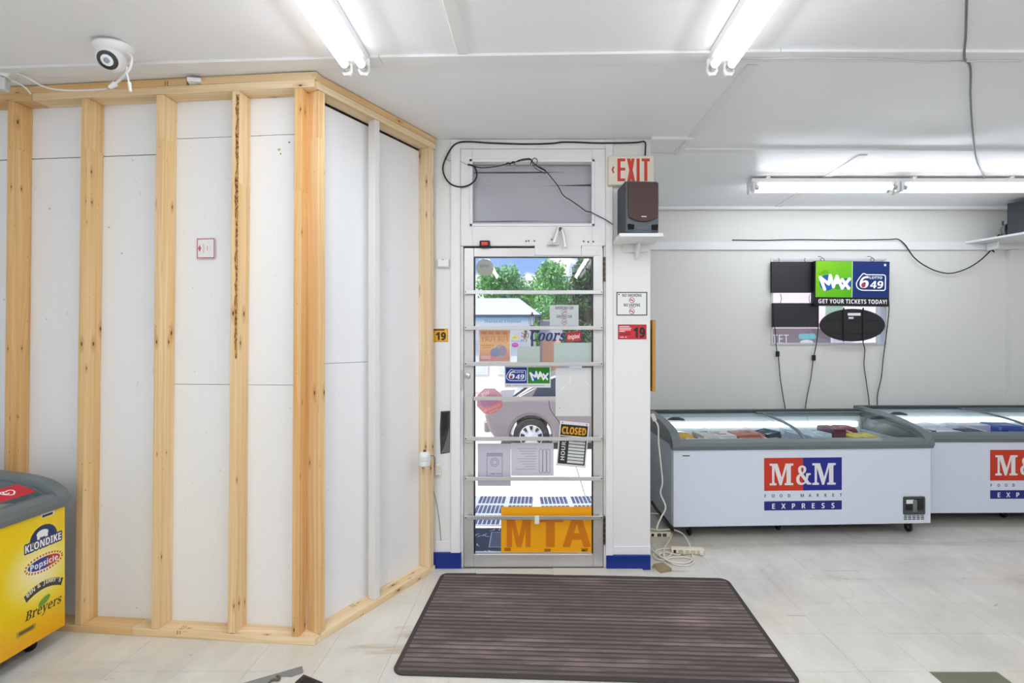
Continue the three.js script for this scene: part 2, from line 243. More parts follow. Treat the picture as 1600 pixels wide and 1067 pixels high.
// ------------------------------------------------------------------ glazed door
const ZD = -DW - 0.012;
const door = structGroup('door_1', [xat(834, DW), 0, ZD]);
{
  const ox = door.position.x;
  const bar = (n, u0, u1, v0, v1, t, m, z = 0, r = 0.004, parent = door) => part(n, rbox(xat(u1, DW) - xat(u0, DW), yat(v0, DW) - yat(v1, DW), t, r, 2), m, parent, [(xat(u0, DW) + xat(u1, DW)) / 2 - ox, (yat(v0, DW) + yat(v1, DW)) / 2, z]);
  bar('door_jamb', 718.5, 723.5, 384, 888, 0.1, M.trim, -0.045); bar('door_jamb', 943.5, 947, 384, 888, 0.1, M.trim, -0.045);
  bar('door_jamb', 723.5, 943.5, 380, 386.5, 0.05, M.black, -0.05);
  bar('stile', 725, 740, 387, 886.5, 0.045, M.brushed, -0.015); bar('stile', 927, 942.5, 387, 886.5, 0.045, M.brushed, -0.015);
  bar('top_rail', 740, 927, 387, 401, 0.045, M.brushed, -0.015); bar('bottom_rail', 740, 927, 866.5, 886.5, 0.045, M.brushed, -0.015);
  bar('glazing_stop', 740, 742, 401, 866, 0.02, M.black, -0.012, 0.001); bar('glazing_stop', 925, 927, 401, 866, 0.02, M.black, -0.012, 0.001); bar('glazing_stop', 742, 925, 400.5, 402, 0.02, M.black, -0.012, 0.001); bar('glazing_stop', 742, 925, 864.5, 866.5, 0.02, M.steel, -0.012, 0.001);
  bar('pane', 741, 926, 401, 866, 0.003, M.glass, -0.022, 0.0005);
  bar('sill', 723, 945, 887.5, 892, 0.1, M.alum, -0.03);
  bar('closer_plate', 835.5, 908, 383.5, 399, 0.01, M.trim, 0.012, 0.002); bar('closer_plate', 909, 941, 384, 399, 0.006, M.trim, 0.01, 0.002);
  for (const v of [457, 512.5, 568.5, 622, 684.5, 746.5, 807]) {
    const b = bar('security_bar', v === 622 ? 741 : 727, v === 622 ? 868 : 941, v - 3, v + 3, 0.008, M.steel, 0.035, 0.002);
    for (const u of v === 622 ? [] : [728.5, 939]) { part('bar_clip', rbox(0.022, 0.026, 0.026, 0.002), M.steel, b, [xat(u, DW) - ox - b.position.x, 0.0, -0.015]); part('screw', new THREE.CylinderGeometry(0.004, 0.004, 0.003, 10), M.darkSteel, b, [xat(u, DW) - ox - b.position.x, 0.002, 0.005], [Math.PI / 2, 0, 0]); }
  }
  for (const [v0, v1, m] of [[402, 440, M.brass], [806, 850, M.brass]]) {
    const h = part('hinge', new THREE.CylinderGeometry(0.0075, 0.0075, yat(v0, DW) - yat(v1, DW), 12), m, door, [xat(944.5, DW) - ox, (yat(v0, DW) + yat(v1, DW)) / 2, 0.018]);
    for (let k = -2; k <= 2; k++) part('knuckle', new THREE.CylinderGeometry(0.009, 0.009, 0.024, 12), M.darkSteel, h, [0, k * 0.033, 0]);
  }
  const lk = part('lock_cylinder', new THREE.LatheGeometry([[0, 0], [0.019, 0], [0.02, 0.004], [0.016, 0.012], [0, 0.013]].map((p) => new THREE.Vector2(...p)), 24), M.steel, door, [xat(730.5, DW) - ox, yat(587, DW), 0.008], [Math.PI / 2, 0, 0]);
  part('keyhole', box(0.003, 0.002, 0.011), M.black, lk, [0, 0.0135, 0]);
  const hn = part('pull_handle', rbox(0.05, 0.3, 0.008, 0.003), M.brushed, door, [xat(733, DW) - ox, yat(655, DW), 0.03]);
  for (const y of [-0.12, 0.12]) part('handle_post', new THREE.CylinderGeometry(0.008, 0.008, 0.026, 10), M.steel, hn, [0, y, -0.012], [Math.PI / 2, 0, 0]);
  bar('strike_plate', 719.5, 722.5, 578, 610, 0.006, M.steel, 0.012, 0.001);
  // broken closer arm: two bent flat bars meeting at a pivot
  const arm = part('closer_arm', extrude([[-0.042, -0.062], [-0.02, -0.062], [0.006, 0.035], [0.022, 0], [0.034, -0.09], [0.052, -0.09], [0.045, -0.02], [0.024, 0.04], [0.008, 0.05], [-0.008, 0.045], [-0.03, -0.02]], 0.012, 0.002), M.steel, door, [xat(872.5, DW) - ox, yat(367, DW), 0.05]);
  part('pivot', new THREE.CylinderGeometry(0.01, 0.01, 0.03, 14), M.darkSteel, arm, [0.01, 0.03, 0], [Math.PI / 2, 0, 0]);
  part('arm_base', rbox(0.075, 0.01, 0.03, 0.003), M.steel, arm, [-0.035, -0.067, -0.008]);
}

// ------------------------------------------------------------------ wood
function woodTex(seed, base = [238, 206, 158], o = {}) {
  return canvasTex(160, 1400, (c, w, h) => {
    reseed(seed); const k1 = rr(0, 99), im = c.createImageData(w, h);
    for (let y = 0; y < h; y++) for (let x = 0; x < w; x++) {
      const wob = (fbm(x / 50 + k1, y / 300, 2) - 0.5) * 60, g = fbm((x + wob) / 5 + k1, y / 500, 3) - 0.47, big = fbm((x + wob) / 30 + k1 * 2, y / 420, 2) - 0.45, i = (y * w + x) * 4;
      im.data[i] = base[0] + g * 22 + big * 26; im.data[i + 1] = base[1] + g * 38 + big * 46; im.data[i + 2] = base[2] + g * 50 + big * 66; im.data[i + 3] = 255;
    }
    c.putImageData(im, 0, 0);
    for (let i = 0; i < (o.knots ?? 9); i++) {
      const x = rr(0, w), y = rr(30, h - 30), r = rr(2, 6.5);
      for (let k = 5; k > 0; k--) ell(c, x, y, r * k * 0.55, r * k * 0.9, `rgba(168,112,52,${0.10})`); ell(c, x, y, r * 0.8, r, 'rgba(112,64,26,0.85)'); ell(c, x, y, r * 0.4, r * 0.5, 'rgba(72,38,16,0.7)');
    }
    for (let i = 0; i < 16; i++) ell(c, rr(0, w), rr(0, h), rr(0.8, 1.8), rr(1, 2.6), `rgba(80,48,24,${rr(0.3, 0.8)})`);
    if (o.stamp) for (const y of o.stamp) for (let k = 0; k < 2; k++) { c.fillStyle = 'rgba(70,55,40,0.6)'; for (let q = 0; q < 4; q++) c.fillRect(56 + q * 9 + k * 2, y + k * 7, 7, 3); }
  });
}
const WD = [1, 2, 3, 4, 5, 6].map((s, i) => repeat(woodTex(s * 13, [[238, 206, 156], [235, 199, 145], [243, 218, 178], [246, 221, 180], [237, 201, 150], [228, 184, 124]][i], { stamp: i === 1 ? [980] : i === 3 ? [330] : null })));
const WM = WD.map((t) => std(0xffffff, 0.62, { map: t, bumpMap: t, bumpScale: 0.0006 }));
const lumber = (len, k = 0, w = 0.038, d = 0.089) => metricUV(rbox(w, len, d, 0.0028), 0.16, 2.76, hash2(k, 3), 0.5 + hash2(k, 8) * 0.2);

// ------------------------------------------------------------------ stud partition
{
  const C = V3(-1.084, 0, -2.484), P = thing('stud_partition', 'unfinished timber stud partition with bare lumber and white sheets in front of left wall', 'partition', C);
  const al = Math.atan2(0.156, 1.681), dl = V3(-Math.cos(al), 0, -Math.sin(al)), nl = V3(-Math.sin(al), 0, Math.cos(al)), yawL = -al;    // local +z -> nl
  const da = V3(0.436, 0, -0.816).normalize(), na = V3(0.816, 0, 0.436).normalize(), yawA = Math.atan2(na.x, na.z);
  const tL = (u) => { const k = (u - CU) / F; return (k * 2.484 - C.x) / (dl.x + k * dl.z) * 1; };   // C.x + t dl.x = k (2.484 - t dl.z)
  const solveL = (u) => { let a = -0.2, b = 3; for (let i = 0; i < 40; i++) { const m = (a + b) / 2, x = C.x + m * dl.x, D = -(C.z + m * dl.z); (CU + F * x / D > u) ? (a = m) : (b = m); } return (a + b) / 2; };
  const solveA = (u, off = 0) => { let a = -0.2, b = 1.3; for (let i = 0; i < 40; i++) { const m = (a + b) / 2, x = C.x + m * da.x + off * na.x, D = -(C.z + m * da.z + off * na.z); (CU + F * x / D < u) ? (a = m) : (b = m); } return (a + b) / 2; };
  const onL = (t, y, back) => dl.clone().multiplyScalar(t).addScaledVector(nl, -back).setY(y), onA = (t, y, back) => da.clone().multiplyScalar(t).addScaledVector(na, -back).setY(y);
  const YB = 0.038, Y1 = 2.712, YM = (YB + Y1) / 2, SH = Y1 - YB;
  // plates
  const plate = (name, t0, t1, y, side, k, mat, dw = 0.089) => { const g = lumber(Math.abs(t1 - t0), k, 0.038, dw).rotateZ(Math.PI / 2); return part(name, g, mat, P, side === 'L' ? onL((t0 + t1) / 2, y, 0.0445) : onA((t0 + t1) / 2, y, 0.0445), [0, side === 'L' ? yawL : yawA, 0]); };
  const tj = solveL(205), tk = solveL(50), tend = 2.25;
  plate('bottom_plate', -0.012, tj - 0.001, 0.019, 'L', 1, WM[3]); plate('bottom_plate', tj + 0.001, tend, 0.019, 'L', 2, WM[1]);
  plate('top_plate', -0.008, tk - 0.001, Y1 + 0.019, 'L', 3, WM[3]); plate('top_plate', tk + 0.001, tend, Y1 + 0.019, 'L', 4, WM[4]);
  plate('upper_plate', -0.018, solveL(313), Y1 + 0.0575, 'L', 5, WM[2]).rotation.z = -0.004; plate('upper_plate', solveL(291), tend, Y1 + 0.0573, 'L', 6, WM[1]);
  const tEnd = 0.92;
  plate('bottom_plate', 0.045, tEnd, 0.019, 'A', 7, WM[3]); plate('top_plate', 0.04, tEnd, Y1 + 0.019, 'A', 8, WM[2]); plate('upper_plate', 0.03, tEnd + 0.004, Y1 + 0.0575, 'A', 9, WM[4]);
  { // wedge of plate that closes the corner, top and bottom
    const w = (y, m) => { const s = [[0, 0], [na.x * 0, 0]]; const a = V3(0, 0, 0), b = da.clone().multiplyScalar(0.045), e = b.clone().addScaledVector(na, -0.089), f = nl.clone().multiplyScalar(-0.089).addScaledVector(dl, 0); const g = extrude([[a.x, -a.z], [b.x, -b.z], [e.x, -e.z], [f.x, -f.z]], 0.037, 0.001).rotateX(-Math.PI / 2); metricUV(g, 0.16, 2.7); part('corner_block', g, m, P, [0, y, 0]); };
    w(0.0188, WM[3]); w(Y1 + 0.019, WM[3]); w(Y1 + 0.0575, WM[2]);
  }
  part('shim', rbox(0.06, 0.02, 0.1, 0.003), M.trim, P, onL(solveL(303), Y1 + 0.052, 0.02), [0, yawL + 0.4, 0.1]);
  // studs: foot and head at the frame columns of their left edge
  const stud = (ub, ut, k, mat, back = 0.0445) => { const b = onL(solveL(ub) - 0.019, YB, back), t = onL(solveL(ut) - 0.019, Y1, back); const m = part('stud', lumber(b.distanceTo(t) - 0.001, k + 20), mat, P, b.clone().add(t).multiplyScalar(0.5)); const lean = Math.atan2((t.x - b.x), SH); m.rotation.set(0, yawL, -lean); return m; };
  stud(3.5, 12, 1, WM[5]); stud(116.5, 127, 2, WM[1]); stud(236, 244, 3, WM[0]); const s4 = stud(355.5, 362.5, 4, WM[0]); stud(455.5, 460, 5, WM[5]);
  { // waney bark strip left on the fourth stud
    reseed(31); const pos = [], uv = [], idx = [], n = 60;
    for (let i = 0; i <= n; i++) { const f = i / n, y = SH / 2 - 0.02 - f * 1.3, wv = 0.006 + 0.007 * vnoise(i * 0.6, 3) * (1 - f * f * 0.5) * (f > 0.93 ? (1 - f) / 0.07 : 1); for (let j = 0; j < 3; j++) { pos.push(0.0185 - 0.0185 * (1 - j / 2) * wv / 0.012 + rr(-0.0008, 0.0008), y, 0.0447 + (j === 1 ? 0.0016 : 0.0004)); uv.push(j / 2, f * 6); } if (i) for (let j = 0; j < 2; j++) { const a = (i - 1) * 3 + j; idx.push(a, a + 3, a + 1, a + 1, a + 3, a + 4); } }
    const g = new THREE.BufferGeometry(); g.setAttribute('position', new THREE.Float32BufferAttribute(pos, 3)); g.setAttribute('uv', new THREE.Float32BufferAttribute(uv, 2)); g.setIndex(idx); g.computeVertexNormals();
    const bt = repeat(canvasTex(32, 256, (c, w, h) => { const im = c.createImageData(w, h); for (let y = 0; y < h; y++) for (let x = 0; x < w; x++) { const q = fbm(x / 6, y / 9, 4) > 0.44 ? 1 : 0, e = fbm(x / 3, y / 4, 2) * 30, i = (y * w + x) * 4; im.data[i] = q ? 112 + e : 205 + e * 0.6; im.data[i + 1] = q ? 66 + e : 150 + e; im.data[i + 2] = q ? 24 + e * 0.6 : 82 + e; im.data[i + 3] = 255; } c.putImageData(im, 0, 0); }));
    part('bark_edge', g, std(0xffffff, 0.85, { map: bt, bumpMap: bt, bumpScale: 0.002, side: THREE.DoubleSide }), s4).userData.label = 'dark brown bark strip';
  }
  // angled wing
  const studA = (t, k, mat, back = 0.0445, d = 0.089, w = 0.038, lean = 0.0) => part('stud', lumber(SH - 0.001, k, w, d), mat, P, onA(t, YM, back), [0, yawA, lean]);
  const s6 = studA(0.052, 31, WM[4]); s6.rotation.z = 0.0;
  studA(tEnd - 0.035, 33, WM[2]);
  const ws = part('stud', metricUV(rbox(0.038, SH - 0.001, 0.05, 0.003), 0.5, 0.5), paintMat(0xeeece8, 0.5), P, onA(solveA(584, -0.03), YM, 0.028), [0, yawA, 0]); ws.userData.label = 'white painted stud';
  // white sheets behind the studs
  const sheetTex = (seed, marks = [], lines = []) => canvasTex(512, 1024, (c, w, h) => {
    c.fillStyle = '#f6f7f8'; c.fillRect(0, 0, w, h); reseed(seed); for (let i = 0; i < 22; i++) ell(c, rr(0, w), rr(0, h), rr(0.7, 1.6), rr(0.8, 1.8), `rgba(70,62,58,${rr(0.25, 0.8)})`);
    for (let i = 0; i < 7; i++) { c.strokeStyle = 'rgba(120,115,110,0.25)'; c.lineWidth = 1; const x = rr(0, w), y = rr(0, h); c.beginPath(); c.moveTo(x, y); c.lineTo(x + rr(-6, 6), y + rr(4, 20)); c.stroke(); }
    for (const [x, y, r, col] of marks) ell(c, x * w, y * h, r * 1, r, col);
  });
  const sheetMat = (...a) => std(0xffffff, 0.42, { map: sheetTex(...a) });
  const sheet = (side, t0, t1, y0, y1, mat) => part('wall_sheet', rbox(Math.abs(t1 - t0), y1 - y0, 0.012, 0.0015), mat, P, side === 'L' ? onL((t0 + t1) / 2, (y0 + y1) / 2, 0.0955) : onA((t0 + t1) / 2, (y0 + y1) / 2, 0.0955), [0, side === 'L' ? yawL : yawA, 0]);
  for (const m of [1]) {
    const D = (u) => 2.484 + 0.09 + solveL(u) * Math.sin(al), yy = (u, v) => yat(v, D(u));
    const ts = solveL(238), te = 2.25, t0 = 0.066;
    const tx = solveL(2);
    const ys = yy(150, 244); sheet('L', ts + 0.0015, tx, ys + 0.002, Y1 + 0.02, sheetMat(2)); sheet('L', ts + 0.0015, te, YB - 0.01, ys - 0.002, sheetMat(3)); sheet('L', tx + 0.006, te, ys + 0.002, Y1 + 0.02, sheetMat(12));
    const ya = yy(360, 213), yb = yy(360, 601); sheet('L', t0, ts - 0.0015, ya + 0.0012, Y1 + 0.02, sheetMat(4)); sheet('L', t0, ts - 0.0015, yb + 0.001, ya - 0.0012, sheetMat(5, [[0.79, 0.058, 5, '#c9a56a'], [0.93, 0.045, 5, '#c9a56a'], [0.86, 0.03, 3, '#5b5350'], [0.92, 0.018, 2.5, '#5b5350'], [0.8, 0.075, 2.5, '#4b4340'], [0.9, 0.07, 2.5, '#4b4340']])); sheet('L', t0, ts - 0.0015, YB - 0.01, yb - 0.001, sheetMat(6));
    const yc = 1.475 - (567 - 534) * 2.75 / 800, a0 = -0.0, a1 = solveA(584, -0.09), ae = tEnd + 0.03;
    sheet('A', a0, a1 - 0.001, yc + 0.001, Y1 - 0.012, sheetMat(7)); sheet('A', a0, a1 - 0.001, YB - 0.01, yc - 0.001, sheetMat(8)); sheet('A', a1 + 0.001, ae, YB - 0.01, Y1 - 0.012, sheetMat(9));
  }
  // red-bordered label stuck on the sheet
  const lp = at(321.5, 388, 2.484 + 0.086 + solveL(321) * Math.sin(al)), lt = canvasTex(240, 256, (c, w, h) => { c.fillStyle = '#f0efee'; c.fillRect(0, 0, w, h); c.strokeStyle = '#b8606a'; c.lineWidth = 12; c.strokeRect(10, 10, w - 20, h - 20); c.fillStyle = '#c05a66'; c.beginPath(); c.moveTo(40, 84); c.lineTo(62, 128); c.lineTo(40, 172); c.lineTo(18, 128); c.fill(); c.fillStyle = 'rgba(130,120,125,0.6)'; c.fillRect(86, 70, 6, 116); c.fillRect(102, 82, 4, 90); c.fillStyle = 'rgba(190,90,100,0.7)'; c.fillRect(136, 100, 10, 56); c.fillStyle = 'rgba(130,120,125,0.5)'; c.fillRect(176, 104, 4, 50); });
  one('label_sticker', 'small square white sticker with red border on the white sheet between studs', 'sticker', box(0.1, 0.105, 0.001), std(0xffffff, 0.6, { map: lt }), lp, [0, yawL, 0]);
}

// ------------------------------------------------------------------ flat signs, labels and stickers
function sheetSign(name, label, cat, u0, v0, u1, v1, D, draw, o = {}) {
  const w = xat(u1, D) - xat(u0, D), h = yat(v0, D) - yat(v1, D), k = o.k ?? 5, W = Math.round((u1 - u0) * k), H = Math.round((v1 - v0) * k);
  const tex = canvasTex(W, H, (c) => { c.scale(k, k); if (o.mirror) { c.translate(u1 - u0, 0); c.scale(-1, 1); } draw(c, u1 - u0, v1 - v0); });
  const face = o.see ? phys(0xffffff, o.rough ?? 0.8, { map: tex, transmission: Math.min(0.9, o.see * 1.6), thickness: 0, transparent: !!o.alpha }) : std(0xffffff, o.rough ?? 0.45, { map: tex, transparent: !!o.alpha });
  const edge = std(o.edge ?? 0xdddddd, 0.6), t = o.t ?? 0.002;
  const p = at((u0 + u1) / 2, (v0 + v1) / 2, D);
  if (o.alpha) { return one(name, label, cat, new THREE.PlaneGeometry(w, h), face, p, [0, 0, o.rot ?? 0]); }
  return one(name, label, cat, o.shape ? o.shape(w, h, t) : box(w, h, t), o.shape ? face : [edge, edge, edge, edge, face, edge], p.add(V3(0, 0, t / 2)), [0, 0, o.rot ?? 0]);
}
const noSmoke = (c, w, h, mirrored) => {
  c.fillStyle = mirrored ? '#dfe4e6' : '#f2f2f0'; c.fillRect(0, 0, w, h); if (!mirrored) { c.strokeStyle = '#1c1c1c'; c.lineWidth = 1.4; c.strokeRect(0.9, 0.9, w - 1.8, h - 1.8); }
  const k = mirrored ? '#6d7377' : '#1b1b1b', r = mirrored ? '#c79296' : '#c2343c';
  text(c, 'NO SMOKING', w * 0.5, h * 0.15, 6.6, { w: w * 0.64, fill: k }); text(c, 'NO VAPING', w * 0.5, h * 0.56, 6.6, { w: w * 0.54, fill: k });
  for (const y of [0.35, 0.82]) { c.strokeStyle = r; c.lineWidth = 0.9; c.beginPath(); c.arc(w * 0.5, h * y, 4, 0, 7); c.stroke(); c.fillStyle = k; c.fillRect(w * 0.5 - 3, h * y - 0.5, 5, 1); c.beginPath(); c.moveTo(w * 0.5 - 2.8, h * y - 2.8); c.lineTo(w * 0.5 + 2.8, h * y + 2.8); c.stroke(); }
  c.fillStyle = k; c.fillRect(w * 0.4, h * 0.64, w * 0.2, 0.7); if (!mirrored) ell(c, 4, 4, 1.2, 1.2, '#555');
};
const DS = DW - 0.001, DG = DW + 0.0265;                                            // on the wall, on the inside of the door glass
sheetSign('notice_sign', 'white no smoking no vaping notice with black border on white post', 'sign', 963, 456, 1011.5, 493, DS, (c, w, h) => noSmoke(c, w, h, false));
sheetSign('age_sign', 'red age limit card reading 19 in black on white post', 'sign', 965.5, 507, 1010, 530, DS, (c, w, h) => {
  c.fillStyle = '#d2232c'; c.fillRect(0, 0, w, h); c.strokeStyle = '#8a2a26'; c.lineWidth = 0.8; c.strokeRect(0.4, 0.4, w - 0.8, h - 0.8); text(c, '19', w * 0.75, h * 0.52, 21, { w: w * 0.42, fill: '#151013', stroke: '#151013', lw: 1.2 });
  for (const [x, y, l] of [[2, 2.5, 16], [2, 5, 19], [2, 7.5, 18], [2, 10, 9]]) { c.fillStyle = '#f3d9d6'; c.fillRect(x, y, l, 1.5); } c.fillStyle = '#3b1013'; for (const y of [12.5, 15]) c.fillRect(2, y, 17, 1); c.fillStyle = '#f3d9d6'; c.fillRect(3, 19, 6, 1.4); c.fillRect(11, 19, 3, 1.4);
});
sheetSign('age_sign', 'yellow age limit card reading 19 on white wall beside door', 'sign', 673, 513.5, 700, 534, DS, (c, w, h) => {
  c.fillStyle = '#eeb01e'; c.fillRect(0, 0, w, h); c.fillStyle = '#54401a'; c.fillRect(0.8, 0.8, w - 6, 2.2); c.strokeStyle = '#a87a1a'; c.lineWidth = 0.7; c.strokeRect(0.35, 0.35, w - 0.7, h - 0.7); text(c, '19', w * 0.59, h * 0.58, 16, { w: w * 0.6, fill: '#1d1710', stroke: '#1d1710', lw: 0.8 }); c.fillStyle = '#c8442a'; c.fillRect(1, 4.5, 5, 1.3); c.fillStyle = '#54401a'; c.fillRect(1, 7, 3, 1.6);
});
// on the door glass
sheetSign('door_sticker', 'round beige translucent sticker at the top of door glass', 'sticker', 744, 404, 771, 432, DG, (c, w, h) => { c.fillStyle = '#b9b7a2'; c.fillRect(0, 0, w, h); text(c, 'OPEN', w / 2, h * 0.42, 6, { fill: 'rgba(140,136,112,0.9)' }); }, { see: 0.5, mirror: true, shape: (w, h) => new THREE.CircleGeometry(w / 2, 40) });
sheetSign('notice_sign', 'grey back of a no smoking no vaping notice on door glass', 'sign', 859, 476.5, 904, 509, DG, (c, w, h) => noSmoke(c, w, h, true), { see: 0.12, mirror: true });
sheetSign('poster', 'orange mirrored poster with blue picture on door glass', 'poster', 748, 515.5, 798, 567, DG, (c, w, h) => {
  c.fillStyle = '#f4f2ee'; c.fillRect(0, 0, w, h); const g = c.createLinearGradient(0, 0, 0, h); g.addColorStop(0, '#f0a06a'); g.addColorStop(0.55, '#f1bb6e'); g.addColorStop(0.8, '#e6806c'); g.addColorStop(1, '#cf8f90'); c.fillStyle = g; c.fillRect(1.5, 0.5, w - 3, h - 3);
  for (let i = 0; i < 4; i++) { c.fillStyle = '#e47a4e'; c.fillRect(5 + i * 11, 2.5, 8, 4.5); } text(c, 'FUR FURY', w * 0.5, h * 0.28, 12, { w: w * 0.84, fill: '#e0703c' }); c.fillStyle = '#e58a50'; c.fillRect(w * 0.52, h * 0.44, w * 0.4, 3); c.fillRect(w * 0.6, h * 0.52, w * 0.3, 2);
  ell(c, w * 0.32, h * 0.66, 10, 11, '#a89ba6'); ell(c, w * 0.48, h * 0.68, 8, 7, '#6f7fb8', 0.2); ell(c, w * 0.24, h * 0.64, 6, 8, '#8f7f9c'); c.fillStyle = '#e8b7bd'; c.fillRect(w * 0.63, h * 0.78, w * 0.3, h * 0.1); c.fillStyle = 'rgba(255,246,236,0.3)'; c.fillRect(0, 0, w, h);
}, { see: 0.12, mirror: true });
sheetSign('door_sticker', 'small pale yellow oval sticker on door glass beside poster', 'sticker', 799.5, 523, 810, 531, DG, (c, w, h) => { c.fillStyle = '#f2ee8a'; c.fillRect(0, 0, w, h); c.fillStyle = '#d0b23a'; c.fillRect(3, h / 2 - 0.6, w - 6, 1.2); }, { see: 0.3, shape: (w, h) => { const g = new THREE.CircleGeometry(w / 2, 32); return g.scale(1, h / w, 1); } });
sheetSign('door_sticker', 'small magenta oval sticker on door glass beside poster', 'sticker', 799.5, 535.5, 810, 542.5, DG, (c, w, h) => { c.fillStyle = '#d85ac0'; c.fillRect(0, 0, w, h); c.fillStyle = '#f0b4e4'; c.fillRect(2, h / 2 - 1, w - 4, 1); }, { see: 0.3, shape: (w, h) => { const g = new THREE.CircleGeometry(w / 2, 32); return g.scale(1, h / w, 1); } });
sheetSign('door_decal', 'blue script beer decal with small gold lion and red tag', 'decal', 812, 513.5, 912, 536, DG, (c, w, h) => {
  c.strokeStyle = '#8d7a52'; c.fillStyle = '#8d7a52'; c.lineWidth = 1.5; c.lineCap = 'round';
  const lion = [[[7, 5], [9, 3], [11, 5], [10, 8], [8, 11], [7, 15]], [[8, 10], [4, 8], [3, 6]], [[8, 12], [4, 13], [3, 11]], [[7, 15], [4, 18], [2, 18]], [[8, 14], [11, 17], [10, 20]], [[9, 13], [13, 14], [14, 10], [12, 8]]];
  c.lineWidth = 1.1; ell(c, 8.4, 10.5, 2.2, 4.2, '#8d7a52', 0.25); ell(c, 9.6, 4.6, 2.4, 2.2, '#8d7a52'); for (const l of lion) { c.beginPath(); c.moveTo(...l[0]); for (let i = 1; i < l.length; i++) c.quadraticCurveTo(l[i - 1][0] + 0.8, l[i][1] - 0.6, ...l[i]); c.stroke(); }
  text(c, 'Coors', 44, 11.5, 23, { w: 56, family: 'serif', fill: '#24356b', skew: -0.28, stroke: '#24356b', lw: 0.5 }); c.strokeStyle = '#24356b'; c.lineWidth = 1.6; c.beginPath(); c.moveTo(16, 3); c.quadraticCurveTo(22, 0.5, 26, 6); c.stroke();
  c.fillStyle = '#c8303a'; c.beginPath(); c.moveTo(73, 6); c.lineTo(97, 4); c.lineTo(95.5, 19); c.lineTo(74, 20.5); c.fill(); text(c, 'Original', 84.5, 12.3, 8.5, { w: 19, family: 'serif', fill: '#fff', rot: -0.12, skew: -0.2 });
}, { alpha: true, k: 8 });
const greyBack = (n, l, u0, v0, u1, v1, col, see = 0.3, more = {}) => sheetSign(n, l, 'paper', u0, v0, u1, v1, DG, (c, w, h) => { c.fillStyle = col; c.fillRect(0, 0, w, h); if (more.draw) more.draw(c, w, h); }, { see, edge: 0xcccccc, ...more });
greyBack('card_back', 'small grey green back of a card on door glass', 808, 541, 843.5, 566, '#bccac3', 0); greyBack('card_back', 'wide grey green back of a card on door glass at hinge side', 865.5, 535.5, 926, 566, '#bccdc8', 0);
sheetSign('door_decal', 'lottery sticker with blue 6/49 and green MAX panels on door glass', 'decal', 788.5, 572, 860.5, 605.5, DG, (c, w, h) => {
  c.fillStyle = '#e9e9ea'; c.fillRect(0, 0, w, h); c.fillStyle = '#c9c9cc'; c.fillRect(0, 0, w, 1.6); c.fillStyle = '#1f3f9c'; c.fillRect(1.5, 2, 33.5, 25); c.fillStyle = '#2a8f1e'; c.fillRect(36.3, 2, 34, 25); logo649(c, 18, 14.5, 0.62); logoMax(c, 53, 15, 0.62); c.fillStyle = '#b9787c'; c.fillRect(3, 29.5, 7, 1.1); c.fillStyle = '#aaa'; c.fillRect(12, 29.8, 50, 0.9);
}, { see: 0.1 });
function logo649(c, x, y, k) {
  c.save(); c.translate(x, y); c.scale(k, k); c.beginPath(); c.moveTo(-8, -13); c.lineTo(20, -13); c.quadraticCurveTo(24, -13, 24, -9); c.lineTo(24, 9); c.quadraticCurveTo(24, 13, 20, 13); c.lineTo(-14, 13); c.quadraticCurveTo(-25, 11, -24, 1); c.quadraticCurveTo(-21, -6, -14, -14); c.quadraticCurveTo(-11, -16, -8, -13); c.closePath(); c.lineWidth = 1.7; c.strokeStyle = '#fff'; c.stroke();
  c.fillStyle = '#fff'; text(c, '6', -11, -0.5, 27, { fill: '#fff', w: 17, skew: -0.15 }); ell(c, -12.5, 4.6, 3.6, 4, '#b03238'); text(c, '49', 10, 3.5, 17, { fill: '#fff', w: 22, skew: -0.12 }); text(c, 'LOTTO', 8, -8.5, 6, { fill: '#fff', w: 22 }); c.restore();
}
function logoMax(c, x, y, k) {
  c.save(); c.translate(x, y); c.scale(k, k); ell(c, -11, 1, 11, 12, '#1c58b0'); ell(c, 6, 5, 7, 6, '#3d9a26'); ell(c, 18, 2, 8, 8, '#1c58b0');
  c.lineJoin = 'round'; c.lineCap = 'round'; c.lineWidth = 4.6; c.strokeStyle = '#fff'; c.beginPath(); c.moveTo(-14, 11); c.lineTo(-21, -7); c.lineTo(-8, 3); c.lineTo(-6, -10); c.lineTo(-1, 6); c.stroke(); c.beginPath(); c.moveTo(-1, 7); c.lineTo(4, -9); c.lineTo(11, 6); c.moveTo(1, 1); c.lineTo(9, 0); c.stroke(); c.beginPath(); c.moveTo(12, -4); c.lineTo(22, 9); c.moveTo(23, -5); c.lineTo(12, 9); c.stroke(); c.restore();
}
greyBack('document_sleeve', 'blank white paper in clear plastic sleeve hung on door glass', 868, 575, 928, 650, '#e2e2e1', 0, { draw: (c, w, h) => { c.strokeStyle = 'rgba(255,255,255,0.9)'; c.lineWidth = 0.8; for (const [a, b, d, e] of [[8, 34, 16, 27], [24, 10, 22, 24], [54, 6, 57, 66], [48, 22, 54, 30]]) { c.beginPath(); c.moveTo(a, b); c.lineTo(d, e); c.stroke(); } c.fillStyle = '#e9eaee'; c.fillRect(0, 0, w, 8); ell(c, 6, 62, 0.8, 0.8, '#777'); } });
